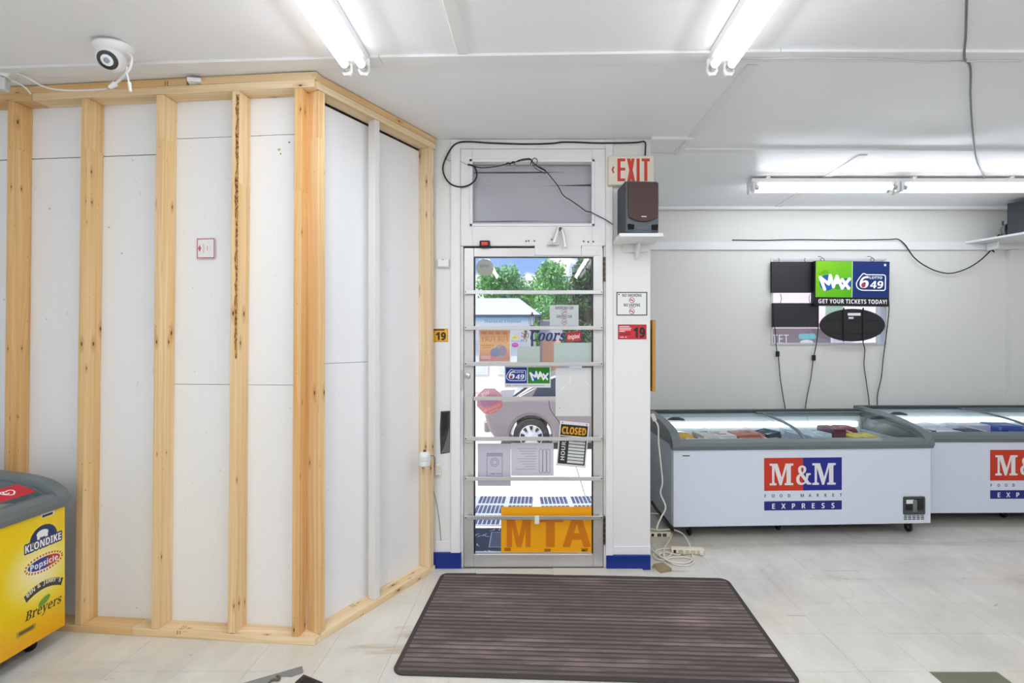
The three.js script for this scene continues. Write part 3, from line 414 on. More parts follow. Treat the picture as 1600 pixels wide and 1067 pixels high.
sheetSign('door_sticker', 'red translucent octagon sticker above pull handle on door glass', 'sticker', 745, 604.5, 785.5, 648.5, DG, (c, w, h) => {
  c.fillStyle = '#dba4a8'; c.fillRect(0, 0, w, h); ell(c, w * 0.5, h * 0.5, 14, 10, '#bf8ba2'); c.fillStyle = '#f0938c'; c.fillRect(5, h * 0.66, w - 10, h * 0.3); text(c, 'WE', w * 0.55, h * 0.19, 8, { fill: '#efe6e8', w: 14 }); text(c, 'UNDER', w * 0.5, h * 0.76, 5, { fill: '#f2c4bd', w: 26 }); c.fillStyle = '#efb4ac'; c.fillRect(w * 0.33, h * 0.86, w * 0.34, 2);
}, { see: 0.45, mirror: true, shape: (w, h) => { const g = new THREE.CircleGeometry(w / 2 * 1.06, 8); g.rotateZ(Math.PI / 8); return g; } });
sheetSign('closed_sign', 'tilted black hours sign reading CLOSED in yellow on door glass', 'sign', 872, 659, 918, 729, DG, (c, w, h) => {
  c.fillStyle = '#e6e5e4'; c.fillRect(0, 0, w, h); c.fillStyle = '#1a1512'; c.fillRect(2, 5, w - 4, 17); text(c, 'CLOSED', w / 2, 13.8, 15, { w: w * 0.84, fill: '#f0a51c', stroke: '#f0a51c', lw: 0.7 }); c.fillStyle = '#26272a'; c.fillRect(2, 23.5, w - 4, h - 27);
  for (let i = 0; i < 8; i++) { c.fillStyle = '#dfe2dd'; c.fillRect(16.5, 25.5 + i * 5, w - 20.5, 3.9); } text(c, 'HOURS', 9, 44, 12, { w: 36, rot: -Math.PI / 2, fill: '#dfe0dc', sy: 0.75 }); c.fillStyle = '#5b6a9a'; ell(c, 4, 2.5, 0.9, 1.2, '#4b5a8a'); ell(c, w - 4, 2.8, 0.9, 1.2, '#4b5a8a');
}, { rot: -0.09 });
greyBack('paper_notice', 'translucent lavender paper with faint round emblem on door glass', 746.5, 693, 798, 759, '#e2e0ee', 0.12, { mirror: true, draw: (c, w, h) => { c.strokeStyle = 'rgba(140,138,160,0.7)'; c.lineWidth = 1; c.strokeRect(13, 15, 24, 36); c.fillStyle = 'rgba(165,163,185,0.7)'; c.fillRect(13, 15, 24, 5); c.beginPath(); c.arc(25, 29, 6.5, 0, 7); c.stroke(); c.beginPath(); c.arc(25, 29, 4, 0, 7); c.stroke(); c.fillStyle = 'rgba(100,98,120,0.8)'; c.fillRect(14, 46.5, 8, 1); c.fillRect(24, 46.5, 8, 1); } });
greyBack('paper_notice', 'translucent pale paper of faint lines beside the lavender sheet', 798.5, 692, 865, 743, '#ebe6f0', 0.12, { mirror: true, draw: (c, w, h) => { c.fillStyle = 'rgba(170,160,190,0.5)'; for (let i = 0; i < 9; i++) c.fillRect(w - 40 + (i % 3), 8 + i * 4, 30 - (i % 4) * 4, 1.4); c.strokeStyle = 'rgba(160,150,185,0.8)'; c.lineWidth = 1; for (let i = 0; i < 3; i++) { c.beginPath(); c.arc(8 + i * 6, 12, 2.4, Math.PI, 0); c.lineTo(10.4 + i * 6, 44); c.arc(8 + i * 6, 44, 2.4, 0, Math.PI); c.closePath(); c.stroke(); } } });
const atmPanel = sheetSign('atm_sign', 'orange panel with mirrored ATM letters at bottom of door glass', 'sign', 783, 791.5, 928, 866, DG - 0.006, (c, w, h) => {
  c.fillStyle = '#ffb000'; c.fillRect(0, 0, w, h); c.save(); c.translate(0, 0); text(c, 'A', w * 0.185, h * 0.53, 66, { w: w * 0.29, fill: '#dd7d00', stroke: '#dd7d00', lw: 2 }); text(c, 'T', w * 0.47, h * 0.53, 66, { w: w * 0.29, fill: '#dd7d00', stroke: '#dd7d00', lw: 2 }); text(c, 'M', w * 0.81, h * 0.53, 66, { w: w * 0.31, fill: '#dd7d00', stroke: '#dd7d00', lw: 2 }); c.restore();
  for (const [x, y] of [[0.93, 0.89], [0.5, 0.91], [0.1, 0.9]]) { c.fillStyle = '#b5691a'; c.fillRect(w * x - 5, h * y - 2.5, 10, 5); } c.fillStyle = '#5a3410'; c.fillRect(w * 0.1 - 1, h * 0.9, 6, 2.6);
}, { mirror: true, t: 0.004, edge: 0xe29000, rough: 0.5 });
{ const t = thing('bar_clamp', 'small pale plastic clamp holding the orange panel to lowest bar', 'clamp', at(839, 811, DW - 0.024)); part('clamp_body', rbox(0.03, 0.04, 0.012, 0.003), M.whitePlastic, t, [0, -0.008, 0.01]); part('clamp_lip', rbox(0.03, 0.012, 0.012, 0.003), M.whitePlastic, t, [0, 0.018, 0.006]); }

// ------------------------------------------------------------------ lighting fixtures
function fixture(label, p, turn, L, cells, lampPower, group, tilt = 0.6) {
  const t = thing('fluorescent_light', label, 'light fixture', p, turn, group);      // along local x, hanging below y = 0
  const n = cells, sl = L / n;
  part('housing', extrude([[-0.055, 0], [0.055, 0], [0.05, -0.028], [0.03, -0.05], [-0.03, -0.05], [-0.05, -0.028]], L, 0.003).rotateY(Math.PI / 2), M.housing, t);
  for (let i = 0; i < n; i++) {
    const c = -L / 2 + sl * (i + 0.5);
    for (const s of [-1, 1]) {
      const tb = part('tube', new THREE.CylinderGeometry(0.018, 0.018, sl - 0.07, 20).rotateZ(Math.PI / 2), M.tube, t, [c, -0.069, s * 0.038]);
      for (const e of [-1, 1]) part('tube_cap', new THREE.CylinderGeometry(0.0185, 0.0185, 0.024, 18).rotateZ(Math.PI / 2), M.steel, tb, [e * (sl / 2 - 0.045), 0, 0]);
    }
    for (const e of [-1, 1]) for (const s of [-1, 1]) part('lampholder', extrude([[-0.024, 0.03], [0.024, 0.03], [0.025, -0.03], [0.014, -0.048], [-0.014, -0.048], [-0.025, -0.03]], 0.02, 0.003).rotateY(Math.PI / 2), M.whitePlastic, t, [c + e * (sl / 2 - 0.016), -0.055, s * 0.038]);
  }
  for (const s of [-1, 1]) { // one panel of light along each tube, facing out and down
    const l = new THREE.RectAreaLight(0xeef4ff, lampPower, L - 0.1, 0.07); l.name = 'fluorescent_glow'; l.position.set(0, -0.082, s * 0.068); l.rotation.order = 'YXZ'; l.rotation.y = s > 0 ? Math.PI : 0; l.rotation.x = -tilt; t.add(l);
  }
  return t;
}
{
  const z0 = -2.35, L = 2.44;
  fixture('twin tube ceiling light on the ceiling above the timber partition side', [-0.822, HC - 0.004, z0 + L / 2], Math.PI / 2, L, 2, LAMP, undefined, 1.0);
  fixture('twin tube ceiling light on the ceiling above the freezer side of mat', [0.838, HC - 0.004, z0 + L / 2], Math.PI / 2, L, 2, LAMP, undefined, 1.0);
  for (const x of [-0.805, 0.815]) fixture(x < 0 ? 'twin tube ceiling light far back on the timber partition side' : 'twin tube ceiling light far back on the freezer side', [x, HC - 0.004, 1.9], Math.PI / 2, L, 2, LAMP * 1.15, 'ceiling lights at the back of the shop');
  for (const z of [-0.6, 1.8]) for (const x of [3.0]) fixture('twin tube ceiling light across the far freezer side' + (z < 1 ? ' level with the viewer' : ' near the back wall'), [x, HC - 0.004, z], 0, L, 2, LAMP * 0.85, 'ceiling lights along the sides of the shop');
  fixture('twin tube ceiling light across the yellow freezer side of the shop', [-2.3, HC - 0.004, 1.9], 0, 1.8, 2, LAMP * 1.1);
  fixture('long twin tube light hung across the recess above freezers', [xat(1172, 4.1) + 1.18, HC - 0.018, -4.12], 0, 2.36, 2, RECESS_LAMP);
  for (const u of [1195, 1420, 1570]) one('hanger_bracket', ['small bracket at the free end of the recess light', 'small bracket in the middle of the recess light', 'small bracket toward the corner end of recess light'][[1195, 1420, 1570].indexOf(u)], 'bracket', rbox(0.03, 0.018, 0.14, 0.003), M.whitePlastic, [xat(u, 4.12), HC - 0.009, -4.12]);
}

// ------------------------------------------------------------------ exit sign, speaker, shelf
{
  const D = DW - 0.05, t = thing('exit_sign', 'cream exit sign with red letters above shelf speaker', 'sign', at(984, 270, DW)), w = xat(1019, D) - xat(947.5, D), h = yat(247, D) - yat(293, D);
  part('case', rbox(w, h, 0.05, 0.006, 2), M.cream, t, [0, 0, 0.026]);
  const tex = canvasTex(560, 360, (c, W, H) => { c.fillStyle = '#ece4d2'; c.fillRect(0, 0, W, H); const s = W / 70; c.scale(s, s); text(c, '‹', 6, 20, 26, { fill: '#c9402f', w: 6, font: 'bold' }); const R = '#d83f30'; c.fillStyle = R; c.fillRect(13, 3.5, 5, 37); for (const y of [3.5, 18.5, 36]) c.fillRect(13, y, 12.5, 4.6); c.beginPath(); c.moveTo(28, 3.5); c.lineTo(33.5, 3.5); c.lineTo(41, 40.5); c.lineTo(35.5, 40.5); c.fill(); c.beginPath(); c.moveTo(40.5, 3.5); c.lineTo(35.5, 3.5); c.lineTo(28.5, 40.5); c.lineTo(34, 40.5); c.fill(); c.fillRect(43.5, 3.5, 5, 37); c.fillRect(51.5, 3.5, 13, 4.6); c.fillRect(55.7, 3.5, 5, 37); });
  part('face', new THREE.PlaneGeometry(w - 0.012, h - 0.012), std(0xffffff, 0.5, { map: tex }), t, [0, 0, 0.0516]);
}
function speakerBox(label, p, turn, w, h, d, grille) {
  const t = thing('speaker', label, 'speaker', p, turn), bk = phys(0x2b3138, 0.5), pl = phys(0x565c64, 0.4);
  part('cabinet', rbox(w, h, d - 0.03, 0.006, 2).translate(0, h / 2, -0.015), bk, t);
  part('front_bezel', extrude(rrShape(w * 0.98, h * 0.97, 0.016), 0.03, 0.006, [], 2), pl, t, [0, h / 2, d / 2 - 0.018]);
  const s = new THREE.Shape(); const a = w * 0.45; s.moveTo(-a, h * 0.45); s.quadraticCurveTo(0, h * 0.465, a, h * 0.45); s.quadraticCurveTo(w * 0.48, 0, a * 0.95, -h * 0.2); s.quadraticCurveTo(0, -h * 0.36, -a * 0.95, -h * 0.2); s.quadraticCurveTo(-w * 0.48, 0, -a, h * 0.45);
  const gt = noiseTex(64, 64, (x, y) => ((x >> 1) + (y >> 1)) % 2 * 0.6 + 0.2); gt.repeat.set(18, 18);
  const g = part('grille', extrude(s, 0.02, 0.008, [], 3), std(grille, 0.75, { bumpMap: gt, bumpScale: 0.0008 }), t, [0, h / 2, d / 2 + 0.004]);
  part('badge', rbox(w * 0.16, 0.006, 0.003, 0.001), M.steel, g, [0.002, -h * 0.19, 0.012]);
  for (const q of [-1, 1]) { const r = part('bass_port', extrude([[-0.02, 0.016], [0.02, 0.012], [0.018, -0.012], [-0.016, -0.016]].map(([x, y]) => [q * -x * w * 5, y * h * 3.6]), 0.006, 0.001), std(0x050506, 0.9), t, [q * w * 0.36, h * 0.125, d / 2 + 0.0015]); part('port_lip', rbox(w * 0.2, 0.004, 0.006, 0.001), pl, r, [0, -h * 0.062, 0.002]); }
  part('front_recess', rbox(w * 0.42, h * 0.055, 0.004, 0.002), pl, t, [0, h * 0.1, d / 2 - 0.002]);
  return t;
}
{
  const D = 3.18, p = at(998, 369, D), sh = thing('wall_shelf', 'small white wall shelf under the speaker with brown grille', 'shelf', [p.x - 0.005, p.y - 0.014, -DW]);
  part('board', rbox(0.265, 0.022, 0.26, 0.003), M.trim, sh, [0, 0, 0.131]); part('cleat', rbox(0.16, 0.05, 0.02, 0.003), M.trim, sh, [0.01, -0.036, 0.011]); part('shelf_bracket', extrude([[0, 0], [0.1, 0], [0.1, -0.006], [0.02, -0.09], [0, -0.1]], 0.02, 0.002).rotateY(-Math.PI / 2), M.trim, sh, [0.02, -0.0115, 0.001]);
  speakerBox('black shelf speaker with brown grille below the exit sign', [p.x - 0.002, p.y - 0.0025, -DW + 0.13], 0.1, 0.205, 0.325, 0.21, 0x53403c);
  const q = at(1600, 366, 4.72), s2 = thing('wall_shelf', 'white corner shelf carrying the dark speaker above the freezers', 'shelf', [q.x + 0.03, q.y - 0.02, -4.82]);
  part('board', extrude([[-0.33, 0.19], [0.4, 0.19], [0.4, -0.3], [-0.16, -0.3]], 0.02, 0.002).rotateX(-Math.PI / 2), M.trim, s2); part('shelf_bracket', rbox(0.02, 0.07, 0.12, 0.003), M.trim, s2, [-0.12, -0.047, -0.12]);
  speakerBox('dark speaker on the corner shelf above the freezers', [q.x + 0.01, q.y - 0.0095, -4.72], 0.6, 0.22, 0.3, 0.2, 0x20222c);
  const h = thing('horn_speaker', 'grey round horn speaker on corner shelf beside dark speaker', 'speaker', [xat(1571, 4.8), q.y + 0.054, -4.8], 0.35);
  part('bowl', new THREE.LatheGeometry([[0.008, -0.03], [0.03, -0.028], [0.05, -0.01], [0.058, 0.02], [0.06, 0.024], [0.055, 0.024], [0.045, -0.004], [0.02, -0.02], [0, -0.022]].map((a) => new THREE.Vector2(...a)), 32).rotateX(Math.PI / 2), std(0x7d807d, 0.5), h); part('stem', new THREE.CylinderGeometry(0.008, 0.008, 0.04, 10), std(0x4a4d4a, 0.5), h, [-0.02, 0.068, -0.01]); part('mount', rbox(0.05, 0.02, 0.03, 0.004), M.black, h, [-0.01, -0.052, -0.02]);
}

// ------------------------------------------------------------------ small devices on wall, ceiling and partition
{
  const s = thing('door_sensor', 'small black alarm contact with red button at the door head', 'sensor', at(757.5, 381.5, DW - 0.015)); part('case', rbox(0.068, 0.046, 0.024, 0.008, 3), M.black, s); part('button', rbox(0.042, 0.022, 0.01, 0.004, 2), phys(0xe0443a, 0.4, { emissive: 0xa02018, emissiveIntensity: 0.25 }), s, [0, 0.002, 0.011]);
  const d = thing('wall_sensor', 'white square plastic wall box beside the door casing', 'sensor', at(692.5, 411, DW - 0.014)); part('case', rbox(0.078, 0.06, 0.028, 0.012, 4), M.whitePlastic, d); part('slot', rbox(0.018, 0.003, 0.003, 0.001), M.darkSteel, d, [0, 0.02, 0.0135]);
  const m = thing('mail_slot', 'narrow dark slanted opening plate on the white wall by door', 'plate', at(695.5, 675, DW - 0.002)); part('plate', extrude([[-0.028, 0.135], [0.032, 0.138], [0.03, -0.132], [-0.03, -0.142], [-0.034, 0.02]], 0.006, 0.001), std(0x34363a, 0.3), m); part('flap', extrude([[-0.026, -0.135], [0.028, -0.126], [0.028, 0.03], [0.012, -0.03], [-0.008, -0.1]], 0.005, 0.001), std(0x6b6e71, 0.35), m, [0, 0, 0.005]); part('slot_hole', extrude([[-0.02, 0.125], [0.02, 0.125], [0.016, 0.02], [-0.02, -0.03]], 0.003, 0.0005), M.black, m, [0, 0, 0.003]);
  const o = thing('junction_box', 'small white cable box on wall beside the last stud', 'socket', at(685, 733, DW - 0.016)); part('case', rbox(0.036, 0.072, 0.032, 0.005, 2), M.whitePlastic, o); part('cover', rbox(0.026, 0.05, 0.006, 0.003), M.cream, o, [0.002, 0.004, 0.016]);
  const ms = thing('motion_sensor', 'white motion sensor screwed to the last partition stud', 'sensor', at(663.5, 716, 3.15)); part('body', new THREE.LatheGeometry([[0, -0.05], [0.028, -0.048], [0.033, -0.04], [0.034, 0.02], [0.03, 0.034], [0.02, 0.04], [0, 0.042]].map((a) => new THREE.Vector2(...a)), 28), M.whitePlastic, ms); part('lens', rbox(0.044, 0.03, 0.012, 0.005, 2), phys(0xdfe3e6, 0.3), ms, [0.004, 0.002, 0.03]); part('cap', new THREE.CylinderGeometry(0.008, 0.01, 0.014, 12), M.darkSteel, ms, [0, 0.046, 0]); part('mount', rbox(0.04, 0.05, 0.024, 0.004), M.whitePlastic, ms, [0, -0.005, -0.03]);
  one('sensor_wire', 'thin wire looping from motion sensor to white cable box', 'wire', tube([at(670, 713, 3.16), at(677, 712, 3.22), at(679.5, 718, 3.28), at(679.5, 728, 3.31), at(682, 733, 3.312)], 0.0025), std(0x77736a, 0.5));
  one('sensor_wire', 'thin loose wire dropping down the white wall to skirting', 'wire', tube([at(677, 740, DW - 0.02), at(673, 745, DW - 0.02), at(677, 765, DW - 0.005), at(683, 790, DW - 0.004), at(687, 820, DW - 0.004), at(689, 845, DW - 0.012)], 0.002), std(0x8d867a, 0.5));
  // dome camera under the ceiling
  const c = thing('security_camera', 'white dome security camera hanging under the ceiling before timber partition', 'camera', [xat(177, 2.27), HC, -2.27]);
  part('base', new THREE.LatheGeometry([[0, 0], [0.076, 0], [0.078, -0.012], [0.07, -0.028], [0.062, -0.04], [0.03, -0.05], [0, -0.05]].map((a) => new THREE.Vector2(...a)), 40), M.whitePlastic, c, [0, -0.003, 0], [0.12, 0, 0.1]);
  const dir = V3(0.3, -0.55, 0.8).normalize(), bl = part('ball', new THREE.SphereGeometry(0.055, 36, 24), M.whitePlastic, c, [0, -0.07, 0.012]); bl.quaternion.setFromUnitVectors(V3(0, 0, 1), dir);
  part('lens_ring', new THREE.LatheGeometry([[0, 0.004], [0.02, 0.004], [0.034, 0.003], [0.038, -0.002], [0.038, -0.01]].map((a) => new THREE.Vector2(...a)), 36).rotateX(Math.PI / 2), phys(0x23252a, 0.2, { clearcoat: 0.6 }), bl, [0, 0, 0.046]); part('lens', new THREE.SphereGeometry(0.014, 20, 14, 0, Math.PI * 2, 0, Math.PI / 2).rotateX(Math.PI / 2).scale(1, 1, 0.6), phys(0x9a9fb2, 0.1, { clearcoat: 1 }), bl, [0, 0, 0.049]);
  one('camera_cable', 'white cable with plug dangling beside the dome camera', 'cable', merge([tube([at(197, 80, 2.26), at(206, 90, 2.24), at(204, 104, 2.24), at(198, 114, 2.25), at(187, 125, 2.28), at(180, 131, 2.29)], 0.005), moved(new THREE.CylinderGeometry(0.012, 0.008, 0.034, 12), ...at(176, 133.5, 2.29).toArray(), 0, 0, -1.0)]), M.whitePlastic);
  one('camera_cable', 'shorter white camera lead hanging straight with thin connector', 'cable', merge([tube([at(199, 104, 2.245), at(198, 112, 2.25), at(200, 122, 2.25), at(202, 130, 2.25)], 0.004), moved(new THREE.CylinderGeometry(0.007, 0.006, 0.04, 12), ...at(203, 136, 2.25).toArray(), 0, 0, 0.12)]), M.whitePlastic);
  const tr = thing('wall_device', 'pale two-part plastic device mounted high on the partition edge', 'device', at(6, 118, 2.5), 0.3); part('upper_case', rbox(0.1, 0.07, 0.05, 0.008, 2), M.whitePlastic, tr, [-0.01, 0.03, 0], [0, 0, -0.3]); const lc = part('lower_case', rbox(0.06, 0.062, 0.045, 0.008, 2), phys(0xd9dcdc, 0.4), tr, [-0.012, -0.045, 0.004]); part('knob', new THREE.CylinderGeometry(0.012, 0.012, 0.01, 16).rotateX(Math.PI / 2), M.whitePlastic, lc, [-0.012, 0.006, 0.026]);
  one('device_cable', 'white cable sagging along the top plate from plastic device', 'cable', tube([at(20, 112, 2.5), at(42, 121, 2.48), at(70, 136, 2.49), at(100, 141, 2.5), at(135, 141, 2.5), at(168, 139, 2.48)], 0.004), M.whitePlastic); one('device_cable', 'short white cable ending at joint of the top plate', 'cable', tube([at(18, 126, 2.52), at(30, 131, 2.52), at(42, 139, 2.53), at(48.5, 147, 2.55)], 0.004), M.whitePlastic);
}

// ------------------------------------------------------------------ cables over the door and in the recess
{
  const D = DW - 0.018, pts = (l, d = D) => l.map(([u, v, q]) => at(u, v, q ?? d));
  one('power_cable', 'thick black cable along the ceiling line looping beside the transom', 'cable', tube(pts([[1008, 243], [1008.5, 232], [1007.5, 221.5], [995, 222.5], [940, 223.5], [880, 222], [862, 224], [820, 225], [770, 223.5], [720, 222], [709, 227], [698, 244], [692, 262], [695, 276], [705, 288], [720, 292], [735, 288], [744, 278], [744, 266], [739, 259], [731, 257]]), 0.0052, 160), M.blackCord);
  one('speaker_wire', 'black wire draped across transom to the shelf speaker', 'wire', tube(pts([[737, 259], [752, 262], [776, 260], [792, 256], [803, 254], [812, 250], [822, 248], [829, 248.5], [833, 254], [841, 261], [852, 267], [862, 278], [872, 291], [880, 305], [892, 313], [905, 322], [916, 330], [922, 331], [932, 336], [944, 342], [958, 351, DW - 0.05]]), 0.0032, 120), M.blackCord);
  one('wire_tangle', 'knotted loop of thin black wire at transom top', 'wire', tube(pts([[790, 256], [794, 254], [797, 257], [800, 254], [804, 257], [803, 252], [799, 254], [830, 250], [829, 257], [834, 247], [839, 249], [838, 257], [832, 254], [836, 262], [846, 268], [852, 271], [853, 267], [842, 260]]), 0.0022, 110), M.blackCord);
  one('thin_wire', 'fine pale wire running from wall to the transom frame', 'wire', tube(pts([[693, 243], [700, 250], [718, 252], [730, 257], [745, 262]], DW - 0.006), 0.0014), std(0x9a9aa0, 0.5));
  one('ceiling_wire', 'thin grey wire running along the ceiling batten', 'wire', tube([[1155, 91], [1190, 92], [1230, 91], [1274, 90.5], [1310, 91.5], [1366, 92], [1400, 94], [1450, 97], [1502, 96], [1560, 95], [1640, 96]].map(([u, v]) => at(u, v, (HC - 0.018 - CH) * F / (CV - v))), 0.004), std(0xc9cbcc, 0.5));
  one('ceiling_wire', 'grey wire crossing the ceiling to the recess light', 'wire', tube([[1511, -30], [1509, 50], [1508, 95], [1514, 99], [1516, 150], [1519, 200], [1525, 248], [1533, 268], [1540, 280]].map(([u, v]) => { const D = (HC - 0.017 - CH) * F / (CV - v); return at(u, v, D); }), 0.005, 80), std(0x6f7071, 0.5));
  one('recess_cable', 'black cable along recess rail hanging in a loop to corner speaker', 'cable', tube([[1144, 375], [1190, 375.5], [1240, 374.5], [1330, 375], [1392, 374], [1402, 373.5], [1412, 380], [1428, 402], [1445, 415], [1465, 424], [1485, 427], [1510, 420], [1530, 408], [1548, 391], [1553, 383], [1560, 371], [1566, 366]].map(([u, v]) => at(u, v, DR - 0.045)), 0.0055, 140), M.blackCord);
  one('cable_tangle', 'bunched black wire knot below the corner shelf', 'wire', tube([[1556, 372], [1562, 366], [1558, 369], [1552, 378], [1551, 385], [1549, 390], [1554, 394], [1550, 388], [1553, 376], [1563, 368]].map(([u, v]) => at(u, v, DR - 0.06)), 0.004, 70), M.blackCord);
}
// black sign cords with inline switches are hung below the window further down

// ------------------------------------------------------------------ recess window with hanging signs
{
  const w = structGroup('window_2', [(WX0 + WX1) / 2, (WY0 + WY1) / 2, -DR]), W = WX1 - WX0, H = WY1 - WY0, t = 0.022, fr = std(0xd5d6d8, 0.35, { metalness: 0.4 });
  for (const s of [-1, 1]) { part('window_frame', rbox(t, H, 0.06, 0.003), fr, w, [s * (W / 2 - t / 2), 0, -0.02]); part('window_frame', rbox(W - 2 * t, t, 0.06, 0.003), fr, w, [0, s * (H / 2 - t / 2), -0.02]); }
  part('pane', box(W - 0.03, H - 0.03, 0.003), M.glass, w, [0, 0, -0.03]);
  const bk = phys(0x26282d, 0.4);
  const panel = (label, u0, v0, u1, v1, D, turn, chain) => {
    const g = thing('hanging_sign', label, 'sign', at((u0 + u1) / 2, (v0 + v1) / 2, D), turn), ww = xat(u1, D) - xat(u0, D), hh = yat(v0, D) - yat(v1, D);
    part('back_panel', rbox(ww, hh, 0.02, 0.004), bk, g); for (const s of [-1, 1]) part('edge_trim', rbox(0.008, hh, 0.026, 0.002), M.black, g, [s * (ww / 2 - 0.004), 0, 0]);
    for (const s of [-1, 1]) part('chain', tube([V3(s * ww * 0.32, hh / 2, 0), V3(s * ww * 0.3, hh / 2 + chain / 2, 0), V3(s * ww * 0.32, hh / 2 + chain, 0)], 0.003), M.darkSteel, g);
    return g;
  };
  panel('upper plain black back of a hanging sign in recess window', 1204.5, 409, 1270, 457.5, DR - 0.035, 0, 0.035);
  panel('lower plain black back of a hanging sign in recess window', 1206, 473.5, 1279, 511, DR - 0.05, 0.03, 0.09);
  // lottery light box
  const D = DR - 0.11, L = thing('lottery_sign', 'lottery light box with green and blue panels hung at window', 'sign', at(1331.5, 443, D)), lw = xat(1390, D) - xat(1273, D), lh = yat(408, D) - yat(478, D);
  part('case', rbox(lw, lh, 0.07, 0.006, 2), M.black, L, [0, 0, -0.036], [0, 0, -0.012]);
  const lt = canvasTex(117 * 7, 70 * 7, (c) => { c.scale(7, 7); c.fillStyle = '#0c0c0e'; c.fillRect(0, 0, 117, 70); c.fillStyle = '#6fbf12'; c.fillRect(1, 0, 57, 57); const g = c.createLinearGradient(0, 0, 57, 57); g.addColorStop(0, '#86cc14'); g.addColorStop(1, '#52b010'); c.fillStyle = g; c.fillRect(1, 0, 57, 57); c.fillStyle = '#0b2a6e'; c.fillRect(59, 0, 57, 57); c.fillStyle = '#d8ecb8'; c.fillRect(58, 0, 1, 57); text(c, 'Lotto', 13, 18, 8, { fill: '#2a5a12', rot: -0.28, w: 16, font: 'normal' }); logoMax(c, 30, 33, 1.05); logo649(c, 88, 33, 0.95); ell(c, 110, 5, 2, 2, '#eef2fb'); text(c, 'GET YOUR TICKETS TODAY!', 59.5, 63.2, 9.5, { fill: '#f2f2f2', w: 109 }); });
  part('face', new THREE.PlaneGeometry(lw - 0.006, lh - 0.006), std(0xffffff, 0.3, { map: lt, emissive: 0xffffff, emissiveMap: lt, emissiveIntensity: 0.15 }), L, [0, 0, 0.0005], [0, 0, -0.012]);
  for (const s of [-0.37, 0.3]) { const r = part('hang_ring', new THREE.TorusGeometry(0.018, 0.0028, 8, 24), M.darkSteel, L, [s * lw, lh / 2 + 0.018, -0.035]); part('hook', tube([V3(0, 0.016, 0), V3(0.004, 0.035, 0.03), V3(0, 0.05, 0.09)].map((q) => V3(q.x, q.y, -q.z + 0.0)), 0.0025), M.darkSteel, r); }
  // oval sign seen from its back
  const O = thing('oval_sign', 'black oval back of a hanging sign below the lottery light box', 'sign', at(1331.5, 508, DR - 0.06)), a = xat(1382, DR - 0.06) - xat(1331.5, DR - 0.06), b = yat(508, DR - 0.06) - yat(533.5, DR - 0.06);
  const es = new THREE.Shape(); es.absellipse(0, 0, a, b, 0, Math.PI * 2); part('back_panel', extrude(es, 0.03, 0.007, [], 3), phys(0x1f2023, 0.4), O);
  for (const x of [-0.3, 0.3]) part('support_rod', rbox(0.012, 2 * b * 1.03, 0.01, 0.002), M.black, O, [x * a, 0.004, 0.02]); for (const y of [0.28, -0.52]) part('seam_rib', rbox(a * 1.7, 0.01, 0.006, 0.002), M.black, O, [0, y * b, 0.016]);
  part('label', rbox(0.125, 0.026, 0.001, 0.0004), M.whitePlastic, O, [0.01, 0.66 * b, 0.0155]); part('label', rbox(0.048, 0.018, 0.001, 0.0004), M.whitePlastic, O, [-0.02, 0.44 * b, 0.0155]);
  const cord = (label, l, box_) => { const t = thing('sign_cord', label, 'cord', at(l[0][0], l[0][1], l[0][2] ?? DR - 0.03)), o = t.position; part('lead', tube(l.map(([u, v, d]) => at(u, v, d ?? DR - 0.03).sub(o)), 0.0042, 60), M.blackCord, t); if (box_) part('switch', rbox(0.032, 0.055, 0.022, 0.005, 2), M.black, t, at(box_[0], box_[1], DR - 0.03).sub(o)); };
  cord('black cord with switch hanging from lower black sign, nearest the post', [[1206, 476, DR - 0.09], [1208, 495, DR - 0.09], [1211, 515, DR - 0.08], [1213.5, 545], [1216, 556], [1219, 590], [1224, 622], [1227, 640], [1226, 655, DR - 0.02]], [1215, 553]);
  cord('black cord with switch hanging between the black sign and oval sign', [[1279, 505, DR - 0.08], [1276, 535], [1271, 560], [1267, 590], [1261, 620], [1258.5, 640], [1260, 655, DR - 0.02]], [1271.5, 559]);
  cord('plain black cord dropping from underneath the oval sign', [[1348, 533, DR - 0.04], [1351, 545], [1350, 570], [1354, 600], [1358, 632], [1357, 655, DR - 0.02]]);
  cord('plain black cord dropping from the side of lottery light box', [[1389, 470, DR - 0.05], [1389, 485], [1384, 530], [1380, 560], [1377, 590], [1371, 618], [1371, 640], [1372, 655, DR - 0.02]]);
  one('leaning_board', 'thin orange brown board leaning behind the white post', 'board', metricUV(rbox(0.02, 0.47, 0.3, 0.002), 0.16, 2.7), std(0xc98e3e, 0.6), [xat(1019.5, DW) + 0.012, yat(556, DW), -DW - 0.16]);
}

